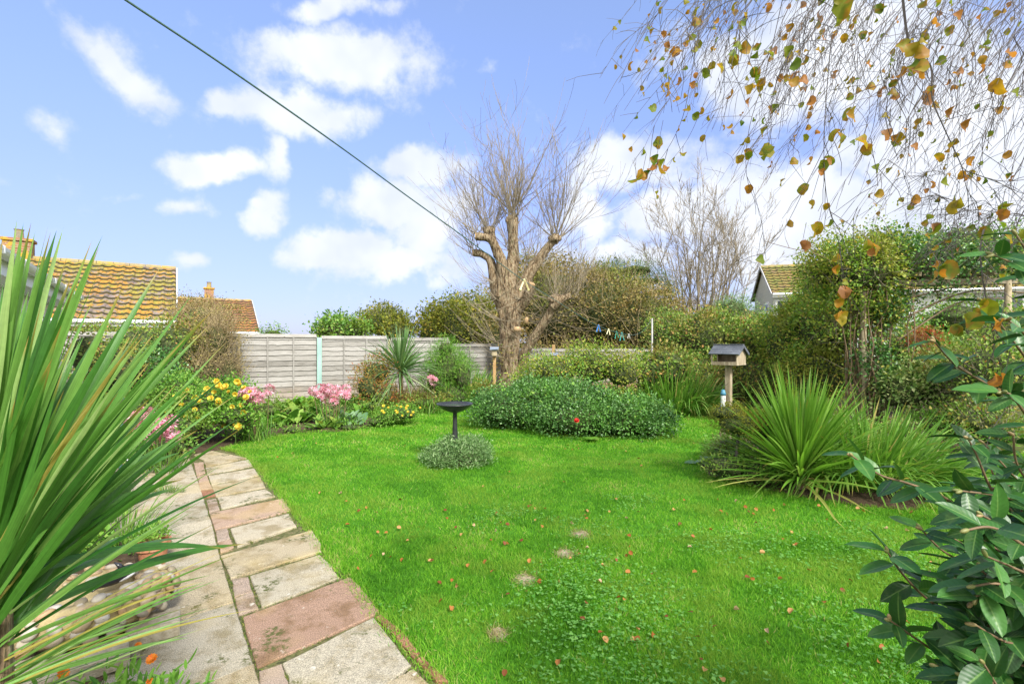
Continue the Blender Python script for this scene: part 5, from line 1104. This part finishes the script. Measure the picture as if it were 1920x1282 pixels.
bush('edge_greenery', 'low leafy greenery creeping over the lawn edge below the lilies', 'plant', [ell(470,812,8.6,35,9,.2),ell(545,806,9.0,22,7,.15),ell(655,801,9.3,25,7,.15),ell(705,790,9.6,25,9,.2)], 1500, .05, 'bright', 'long', cl=8, spread=.08, rough=.35, nscale=3, core=.6)
yg = bush('yellow_ground_cover', 'low green mat with tiny yellow flowers at the lawn edge', 'plant', [ell(755,775,9.9,36,14,.35),ell(725,782,9.7,25,10,.25)], 2200, .035, 'bright', cl=8, spread=.05, rough=.25, nscale=4)
put_flowers(yf, [at(R.uniform(715,788),R.uniform(760,780),9.5) for i in range(16)], yg, s=.9)
bush('border_greenery', 'reddish green low plants below the nest box', 'plant', [ell(800,755,11.8,50,14,.4),ell(905,738,12.5,25,22,.3)], 2200, .05, 'mixed', cl=8, spread=.08, rough=.3, nscale=2.5, core=.6)

# ------------------------------------------------------------------ things on the patio at the left
g = MB(); a = gr(187,1045); tp = at(224,722,4.35); g.tube([a-np.array([0,0,.02]), (a+tp)/2, tp], [.042,.04,.038], 12)
tag(g.build('garden_post', solid('dark_brown_metal', [(.3,(.05,.025,.018)),(.7,(.085,.045,.03))], 9, .45), smooth=True), 'dark brown leaning post behind the sword leaves', 'post')
a = gr(226,935); g = MB(); g.tube([a,(a[0],a[1],.55),(a[0]+.02,a[1],1.15)], .018, 8); ho = thing('feeding_station', tuple(a), 'slim blue green pole with white bracket beside the brown post', 'pole')
g.build('pole', solid('blue_green_metal', [(.3,(.05,.11,.11)),(.7,(.09,.17,.16))], 9, .5), ho, smooth=True)
g = MB(); g.tube([(a[0]-.02,a[1],.42),(a[0]+.09,a[1]-.04,.46),(a[0]+.12,a[1]-.03,.40),(a[0]+.03,a[1],.36)], .008, 6); g.build('bracket', M['white'], ho, smooth=True)
# pebble covered bowl with small black and white ornament
pc = np.array([-2.42,2.72,0]); zt = .30; pb = thing('pebble_planter', tuple(pc), 'oval pebble encrusted water bowl on stone blocks', 'ornament')
g = MB(); pr = [(.0,.10),(.30,.10),(.38,.14),(.415,.22),(.40,.28),(.36,.305),(.27,.30),(.22,.25),(.0,.22)]; g.lathe([(x,z) for x,z in pr], (0,0,0), 30); Vb = g.V[0]; Vb[:,1] *= .68; an = rad(48-8); ca2, sa2 = math.cos(an), math.sin(an)
def rotp(V): return np.stack([V[:,0]*ca2-V[:,1]*sa2, V[:,0]*sa2+V[:,1]*ca2, V[:,2]],1)+pc
g.V[0] = rotp(Vb); g.build('bowl', solid('yellow_cement', [(.3,(.26,.2,.09)),(.7,(.46,.38,.2))], 14, .95, .6, 50), pb, smooth=True)
pebm, t, b, o = newmat('pebble'); t.link(t.mix(t.noise(t.n('ShaderNodeTexCoord').outputs['Object'],30,4), t.ramp(attr(t,'rnd'), [(0,(.62,.6,.54)),(.25,(.52,.46,.34)),(.45,(.42,.22,.07)),(.6,(.46,.30,.16)),(.75,(.24,.2,.12)),(.88,(.25,.23,.21)),(1,(.62,.6,.56))]), (.22,.18,.11)), b.inputs['Base Color']); b.inputs['Roughness'].default_value = .6
g = MB()
for (rr, z, cnt, tl) in ((.41,.15,20,0),(.425,.19,26,0),(.43,.235,26,.2),(.405,.275,24,.7),(.36,.305,22,1.1),(.30,.305,18,1.4),(.25,.29,14,1.5)):
    for i in range(cnt):
        a = 2*math.pi*(i+R.random()*.5)/cnt; nn_ = nrm(np.array([math.cos(a)*math.cos(tl),math.sin(a)*math.cos(tl)/.68,math.sin(tl)])); p = rotp(np.array([[rr*math.cos(a),rr*.68*math.sin(a),z+R.normal(0,.008)]]))[0]
        n3 = np.array([nn_[0]*ca2-nn_[1]*sa2, nn_[0]*sa2+nn_[1]*ca2, nn_[2]]); tg = nrm(np.cross(n3,[0,0,1.])+R.normal(0,.5,3)); tg = nrm(tg-n3*np.dot(tg,n3)); s1 = R.uniform(.022,.05)
        g.ball(p, (s1,s1*R.uniform(.45,.8),s1*.5), 10, 6, axes=[tg,np.cross(n3,tg),n3], r=R.random(), jit=.05)
g.build('pebbles', pebm, pb, smooth=True)
op = pc+np.array([.13,.10,.34]); orn = thing('whale_ornament', tuple(op), 'small glossy black and white sea animal ornament on the pebble bowl', 'ornament')
g = MB(); ax = [nrm(np.array([.75,.55,.35])), nrm(np.array([-.55,.75,0])), nrm(np.cross([.75,.55,.35],[-.55,.75,0]))]
P = [op+ax[0]*s_+np.array([0,0,-.4*s_*s_]) for s_ in np.linspace(-.12,.10,9)]; g.tube(P, [.008,.022,.032,.038,.04,.038,.032,.024,.010], 14)
g.tube([op+np.array([0,0,.03]), op+np.array([-.012,-.01,.055]), op+np.array([-.03,-.02,.075])],[.018,.012,.003],8)
for s_ in (-1,1): g.tube([op-ax[0]*.11, op-ax[0]*.14+ax[1]*s_*.04+np.array([0,0,.0])],[.012,.004],6)
g.build('body', solid('gloss_black', [(.3,(.012,.013,.016)),(.7,(.03,.032,.04))], 5, .15, spec=.7), orn, smooth=True)
g = MB(); g.ball(op+ax[0]*.02+np.array([.0,-.012,-.022]), (.06,.026,.02), 10, 6, axes=ax); g.ball(op+ax[0]*.07+np.array([.02,-.028,.006]),(.012,.006,.007),8,5,axes=ax); g.build('white_patch', M['white'], orn, smooth=True)
stone = solid('reconstituted_stone', [(.3,(.28,.24,.16)),(.7,(.46,.42,.32))], 25, .95, .6, 70)
for (c, s_, rz, lb_) in (((-2.2,2.42,.05),(.42,.19,.09),.72,'flat pale stone block in front of the pebble bowl'),((-2.06,2.76,.05),(.25,.2,.09),.6,'squarish stone block right under the pebble bowl'),((-2.62,2.35,.05),(.4,.22,.09),.75,'stone block left below the pebble bowl'),((-2.48,2.85,.05),(.5,.4,.09),.7,'hidden stone block carrying the pebble bowl')):
    g = MB(); g.box(np.array(c)+np.array([0,0,.012]), s_, rz=rz, bev=.008); tag(g.build('stone_block', stone), lb_, 'stone block', 'stone blocks under the pebble bowl')
terra = solid('terracotta', [(.3,(.3,.12,.06)),(.6,(.42,.19,.1)),(.8,(.5,.36,.26))], 9, .85, .3, 40)
tp_ = gr(287,1062); pot = thing('plant_pot', tuple(tp_), 'terracotta pot with small green plant behind the pebble bowl', 'pot')
g = MB(); g.lathe([(0,.005),(.075,.005),(.098,.15),(.112,.15),(.116,.20),(.10,.203),(.092,.165),(0,.16)], tuple(tp_), 26); g.build('pot', terra, pot, smooth=False)
leaves_on('foliage', [(tp_[0]-.04,tp_[1],.22,.12,.1,.08)], 500, .035, M['bright'], pot, 'long', cl=6, spread=.03)
c = gr(235,1040); clump('fine_grass_plant', 'thin leaved grassy plant growing behind the pebble bowl', 'grass tuft', c+np.array([-.1,.1,0]), .18, .12, 170, .55, .008, 'strap', .9, .45)
c = gr(312,925); clump('grass_tuft', 'small grass tuft growing in the paving joint', 'grass tuft', c, .18, .05, 160, .14, .005, 'strap', .7, .3)
c = gr(100,1050); bush('leafy_plant', 'low green leafy plant beside the pebble bowl', 'plant', [(c[0],c[1],.08,.45,.3,.16)], 1800, .05, 'bright', cl=8, spread=.06, rough=.25, core=.6)
mg = bush('marigold_plant', 'green marigold plant with orange flowers at the bottom left', 'plant', [(-1.72,2.0,.06,.32,.22,.12),(-1.5,2.02,.05,.2,.16,.1)], 900, .07, 'bright', 'long', cl=6, spread=.06, rough=.25, core=False)
of = flower_mesh(M['orange'], 11, .026, .28, 2); of.parent = mg; q = at(285,1236,2.2); of.location = (q[0]-mg.location[0], q[1]-mg.location[1], q[2]); of.rotation_euler = (.5,0,0); of.name = 'flower'
for (px,py,Y,s_) in ((258,1210,2.35,.7),(118,1262,2.15,1),(280,1278,2.15,.7)):
    o = of.copy(); COL.objects.link(o); q = at(px,py,Y); o.parent = mg; o.location = (q[0]-mg.location[0], q[1]-mg.location[1], q[2]); o.scale = (s_,)*3; o.rotation_euler = (.9,.2,1)
bpy.data.objects.remove(yf)
c = (-2.9,3.2); g = MB(); g.poly([(-2.35,1.9),(-1.9,2.05),(-2.3,3.0),(-3.2,4.2),(-3.9,3.7),(-3.2,2.2)], -.004, .02); tag(g.build('soil', M['soil']), kind='structure')

# ------------------------------------------------------------------ camellia in the right foreground
cam_t = thing('camellia_bush', (2.0,1.2,0), 'camellia bush with large glossy dark leaves and buds in the right foreground', 'bush')
T, TF = big_leaf(8,4,.25,.9,.16,.28)
brs = [[(1970,790,1.3),(1850,720,1.25),(1790,682,1.2),(1752,640,1.15)],[(1960,1100,1.3),(1850,1000,1.2),(1775,935,1.15),(1700,905,1.1),(1650,890,1.08),(1597,854,1.05)],
 [(1960,1090,1.25),(1885,960,1.15),(1855,910,1.1),(1832,855,1.08),(1815,822,1.06)],[(1980,950,1.2),(1900,935,1.1),(1860,927,1.05),(1802,920,1.0)],
 [(1980,1270,1.2),(1880,1200,1.15),(1780,1150,1.12),(1730,1115,1.1),(1692,1075,1.08),(1664,1034,1.06)],[(1960,1180,1.15),(1900,1130,1.12),(1830,1070,1.1),(1765,1030,1.1),(1728,992,1.08)],
 [(1900,1340,1.15),(1850,1300,1.1),(1780,1240,1.05),(1715,1195,1.02),(1668,1162,1.0)],[(1990,760,1.3),(1960,720,1.2),(1900,640,1.15),(1842,565,1.1)],[(2000,640,1.3),(1960,560,1.2),(1905,500,1.1),(1862,478,1.05)],
 [(1990,860,1.1),(1940,800,1.05),(1900,745,1.0),(1880,735,.98)],[(1980,1020,1.05),(1930,1000,.98),(1880,985,.95),(1840,965,.93)],[(1990,1150,1.0),(1930,1120,.95),(1880,1080,.92),(1850,1060,.92)],
 [(2000,1290,1.0),(1930,1240,.95),(1880,1215,.92),(1835,1200,.92)],[(1960,1350,1.0),(1900,1300,.95),(1820,1270,.92),(1760,1250,.95)],[(2000,700,1.15),(1950,660,1.05),(1915,620,1.0),(1890,600,1.0)],
 [(2000,560,1.2),(1960,520,1.1),(1925,470,1.1),(1905,440,1.1)],[(1980,1080,1.4),(1900,1040,1.4),(1830,1030,1.4),(1790,1010,1.4)],[(1990,1200,1.4),(1900,1170,1.35),(1840,1110,1.3),(1800,1075,1.3)]]
rg = np.random.default_rng(23)
for k in range(30):
    y0 = rg.uniform(1060,1340); d0 = rg.uniform(.85,1.25); x0 = rg.uniform(1850,1930); brs.append([(2030,y0+40,d0),(1980,y0,d0),(x0,y0-40+rg.normal(0,25),d0-.02),(x0-60,y0-60+rg.normal(0,35),d0-.04)])
for k in range(34):
    y0 = rg.uniform(900,1330); d0 = rg.uniform(1.0,1.7); brs.append([(2010,y0+60,d0),(1960,y0,d0),(1905+rg.normal(0,15),y0-50+rg.normal(0,30),d0-.03),(1860+rg.normal(0,35),y0-85+rg.normal(0,40),d0-.05)])
for k in range(22):   # outer side of the bush, outside the frame
    y0 = rg.uniform(500,1400); d0 = rg.uniform(1.0,1.8); x0 = rg.uniform(2030,2300); brs.append([(x0+80,y0+120,d0),(x0+30,y0+50,d0),(x0,y0,d0),(x0-40,y0-60,d0)])
g = MB(); buds = []; PL=[]; DL=[]; NL=[]; SL=[]
for bi, b_ in enumerate(brs):
    P = smoothpoly([at(*p) for p in b_], 7, False); sd = 0
    g.tube(P, np.linspace(.0042,.0018,len(P)), 6)
    seg = np.linalg.norm(np.diff(P,axis=0),axis=1); cum = np.r_[0,np.cumsum(seg)]; L = cum[-1]; s = L; k = 0
    while s > L*.12:
        i = min(np.searchsorted(cum, s), len(P)-1); i = max(i,1); tdir = nrm(P[i]-P[i-1]); p = P[i-1]+tdir*(s-cum[i-1])
        a = k*2.4+rg.normal(0,.4); u1 = nrm(np.cross(tdir,[0,0,1.])); u2 = np.cross(tdir,u1); sidev = u1*math.cos(a)+u2*math.sin(a)*.6
        DL.append(nrm(sidev*1.0+tdir*.55+np.array([0,0,-.22]))+rg.normal(0,.12,3)); NL.append(np.array([0,-.25,1.0])+rg.normal(0,.35,3)); PL.append(p+sidev*.004); SL.append(rg.uniform(.045,.078))
        s -= rg.uniform(.012,.024) if k < 4 else rg.uniform(.02,.034); k += 1
    for q in range(2 if bi < 18 else 1):
        bd = nrm(P[-1]-P[-2])+rg.normal(0,.4,3); bd = nrm(bd); c_ = P[-1]+bd*.006; xx = nrm(np.cross(bd,[0,.3,1.])); gb = MB(); gb.ball(c_, (.004,.004,.009), 8, 6, axes=[xx,np.cross(bd,xx),bd], r=rg.random()); buds.append(gb)
V, F = scatter(T, TF, np.array(PL), frames(np.array(DL),np.array(NL)), np.array(SL)*1.05)
mk('leaves', V, F, M['camellia'], cam_t, uu=np.tile(np.linspace(-1,1,5), len(PL)*9), rnd=np.repeat(rg.random(len(PL)),len(T)), tt=np.tile(T[:,1],len(PL)))
for x_ in (0,.15,-.12):
    limb(g, [(2.15+x_,1.3,-.05),(2.2+x_*1.5,1.32+x_*.3,.5),(2.2+x_*2,1.3+x_,1.1),(2.25+x_*2.5,1.25,1.7)], [.022,.02,.015,.008], 8)
g.build('branches', M['stem_brown'], cam_t, smooth=True); budm = solid('camellia_bud', [(.3,(.15,.18,.05)),(.7,(.28,.2,.09))], 20, .5, rndmix=.6)
for gb in buds: gb.build('bud', budm, cam_t, smooth=True)
o = petals(at(1880,990,1.08), .014, 6, leafmat('pink_bud', [(0,(.6,.05,.12)),(1,(.8,.15,.25))], .4, .2), 'blossom', cam_t, layers=3)

# ------------------------------------------------------------------ weeping birch overhead
bi = thing('birch_tree', (5.2,2.6,0), 'weeping birch with thin drooping twigs and sparse orange leaves hanging in at top right', 'tree')
g = MB(); limb(g, [(5.2,2.6,-.1),(5.15,2.6,1.5),(5.0,2.6,3),(4.6,2.6,4.6),(4.2,2.7,6)], [.16,.13,.11,.08,.05], 14, .04)
for (p1,p2,p3) in (((4.9,2.6,3.6),(3.4,2.2,4.1),(1.6,1.9,3.9)),((4.8,2.6,4.0),(3.2,2.8,4.7),(1.3,2.9,4.6)),((5.0,2.6,3.0),(3.6,1.6,3.6),(1.9,1.2,3.4)),((4.6,2.6,4.6),(2.8,3.6,5.3),(1.4,3.8,5.0))):
    limb(g, [p1,p2,p3], [.045,.03,.01], 8, .03)
g.build('trunk', solid('birch_bark', [(.3,(.2,.19,.18)),(.5,(.6,.58,.55)),(.7,(.7,.68,.65))], 6, .7, .4, 20), bi, smooth=True)
g = MB(); PL=[];DL=[];NL=[];SL=[]
def strand(P, r0, leafp, sidep=.5, r1=.0005, lsz=(.022,.04)):
    P = smoothpoly(P, 5, False); 
    g.tube(P, np.linspace(r0,r1,len(P)), 4, 0, cap=False)
    for i in range(2, len(P)-1):
        if rg.random() < sidep:
            d = nrm(P[i+1]-P[i]); dd = nrm(d+rg.normal(0,.55,3)+np.array([0,0,-.25])); l = rg.uniform(.04,.16); q = P[i]; pts = [q]
            for k in range(3): dd = nrm(dd+rg.normal(0,.12,3)+np.array([0,0,-.12])); q = q+dd*l/3; pts.append(q)
            g.tube(pts, np.linspace(.0011,.0007,4), 3, 0, cap=False)
            if rg.random() < leafp: leaf(pts[-1])
        if rg.random() < leafp*.55: leaf(P[i])
    if rg.random() < leafp*1.6: leaf(P[-1])
def leaf(p, big=1.0):
    PL.append(p); d = np.array([rg.normal(-.3,.5),rg.normal(0,.5),-1.]); DL.append(d); NL.append(rg.normal(0,1,3)+np.array([0,-.6,.3])); SL.append(rg.uniform(.020,.037)*big)
for k in range(230):
    x0 = rg.uniform(1330,2350); D = rg.uniform(1.3,3.2); y0 = rg.uniform(-230,40)
    ye = np.interp(x0, [1330,1500,1600,1850,2200], [150,270,320,400,470])*rg.uniform(.35,1.02); 
    L = ye-y0; dx = -rg.uniform(.25,1.0)*L; pts = []
    for q in range(6):
        s = q/5; pts.append(at(x0+dx*(s**.85)+rg.normal(0,5), y0+L*s+rg.normal(0,4), D*(1-.08*s)))
    strand(pts, .0013*D*.6, .11 if x0 < 2000 else .05, .6, .0005)
# the few long strands traced
for pts, D, r0, lp in (([(1330,-40),(1300,120),(1280,220),(1245,290),(1207,330)],1.6,.0014,.35),([(1480,-60),(1440,120),(1405,240),(1400,330),(1425,400),(1432,450)],1.7,.0015,.2),
 ([(1560,60),(1548,200),(1545,300),(1552,380),(1575,465),(1580,560)],1.35,.0015,.28),([(1560,250),(1520,330),(1470,430),(1430,480)],1.5,.0012,.3),([(1690,-30),(1700,60),(1712,95),(1745,125),(1748,185),(1770,240),(1803,312),(1812,350),(1846,425)],1.25,.0042,.15),
 ([(1846,425),(1838,470),(1845,540),(1858,600),(1866,650),(1900,770)],1.25,.0028,.25),([(1940,60),(1880,180),(1850,250),(1830,330),(1806,320)],1.5,.002,.2),([(1330,170),(1290,260),(1250,310)],1.9,.001,.3),
 ([(1350,10),(1300,40),(1250,60),(1222,52)],1.9,.001,.2),([(1810,320),(1880,340),(1960,330)],1.3,.0016,.2),([(1846,425),(1900,400),(1960,420)],1.25,.0016,.5)):
    strand([at(px,py,D) for px,py in pts], r0, lp, .4)
for k in range(26):   # fine arching twigs around the middle right
    x0 = rg.uniform(1750,1960); y0 = rg.uniform(330,480); pts = [at(x0-q*rg.uniform(10,22), y0-14*q+3.5*q*q+rg.normal(0,2), 2.2) for q in range(6)]; strand(pts, .0012, .05, .6)
for (px,py,D) in ((1843,572,.95),(1877,607,1.0),(1790,617,1.2),(1822,598,1.1),(1885,711,1.05),(1738,8,1.0),(1578,5,1.1),(1722,95,1.1),(1735,135,1.2),(1785,500,1.2),(1758,520,1.2),(1505,462,1.3),(1535,430,1.3),(1620,270,1.1),(1440,288,1.1),(1790,385,1.3),(1877,405,1.1),(1900,440,1.2),(1895,390,1.2),(1205,333,1.3),(1232,300,1.3),(1237,268,1.4),(1600,212,1.1),(1575,257,1.2),(1425,95,1.4),(1415,135,1.4),(1760,430,1.3),(1640,465,1.4),(1582,545,1.35),(1586,595,1.35),(1570,505,1.3)):
    p = at(px,py-10,D); leaf(p, 1.35); leaf(p+rg.normal(0,.006,3), 1.1); g.tube([p+np.array([.01,0,.05]),p],[.0008,.0006],3,0,cap=False)
g.build('twigs', M['birchtwig'], bi)
LT = []; a = np.linspace(0,2*math.pi,12,endpoint=False)
for i, x in enumerate(a):
    r_ = (.42 if i % 2 else .36); LT.append([r_*math.sin(x)*1.05, .48-.52*math.cos(x)*(1 if math.cos(x) > 0 else 1.0), .16*math.cos(2*x)+.09*math.sin(3*x)])
LT.append([0,.48,-.06]); LT = np.array(LT); LF = [np.array([[12,i,(i+1) % 12] for i in range(12)])]
V, F = scatter(LT, LF, np.array(PL), frames(np.array(DL),np.array(NL)), np.array(SL)); n = len(PL)
mk('leaves', V, F, M['birch'], bi, rnd=np.repeat(rg.random(n),13), smooth=True)
print('birch leaves', n, 'camellia leaves ok')
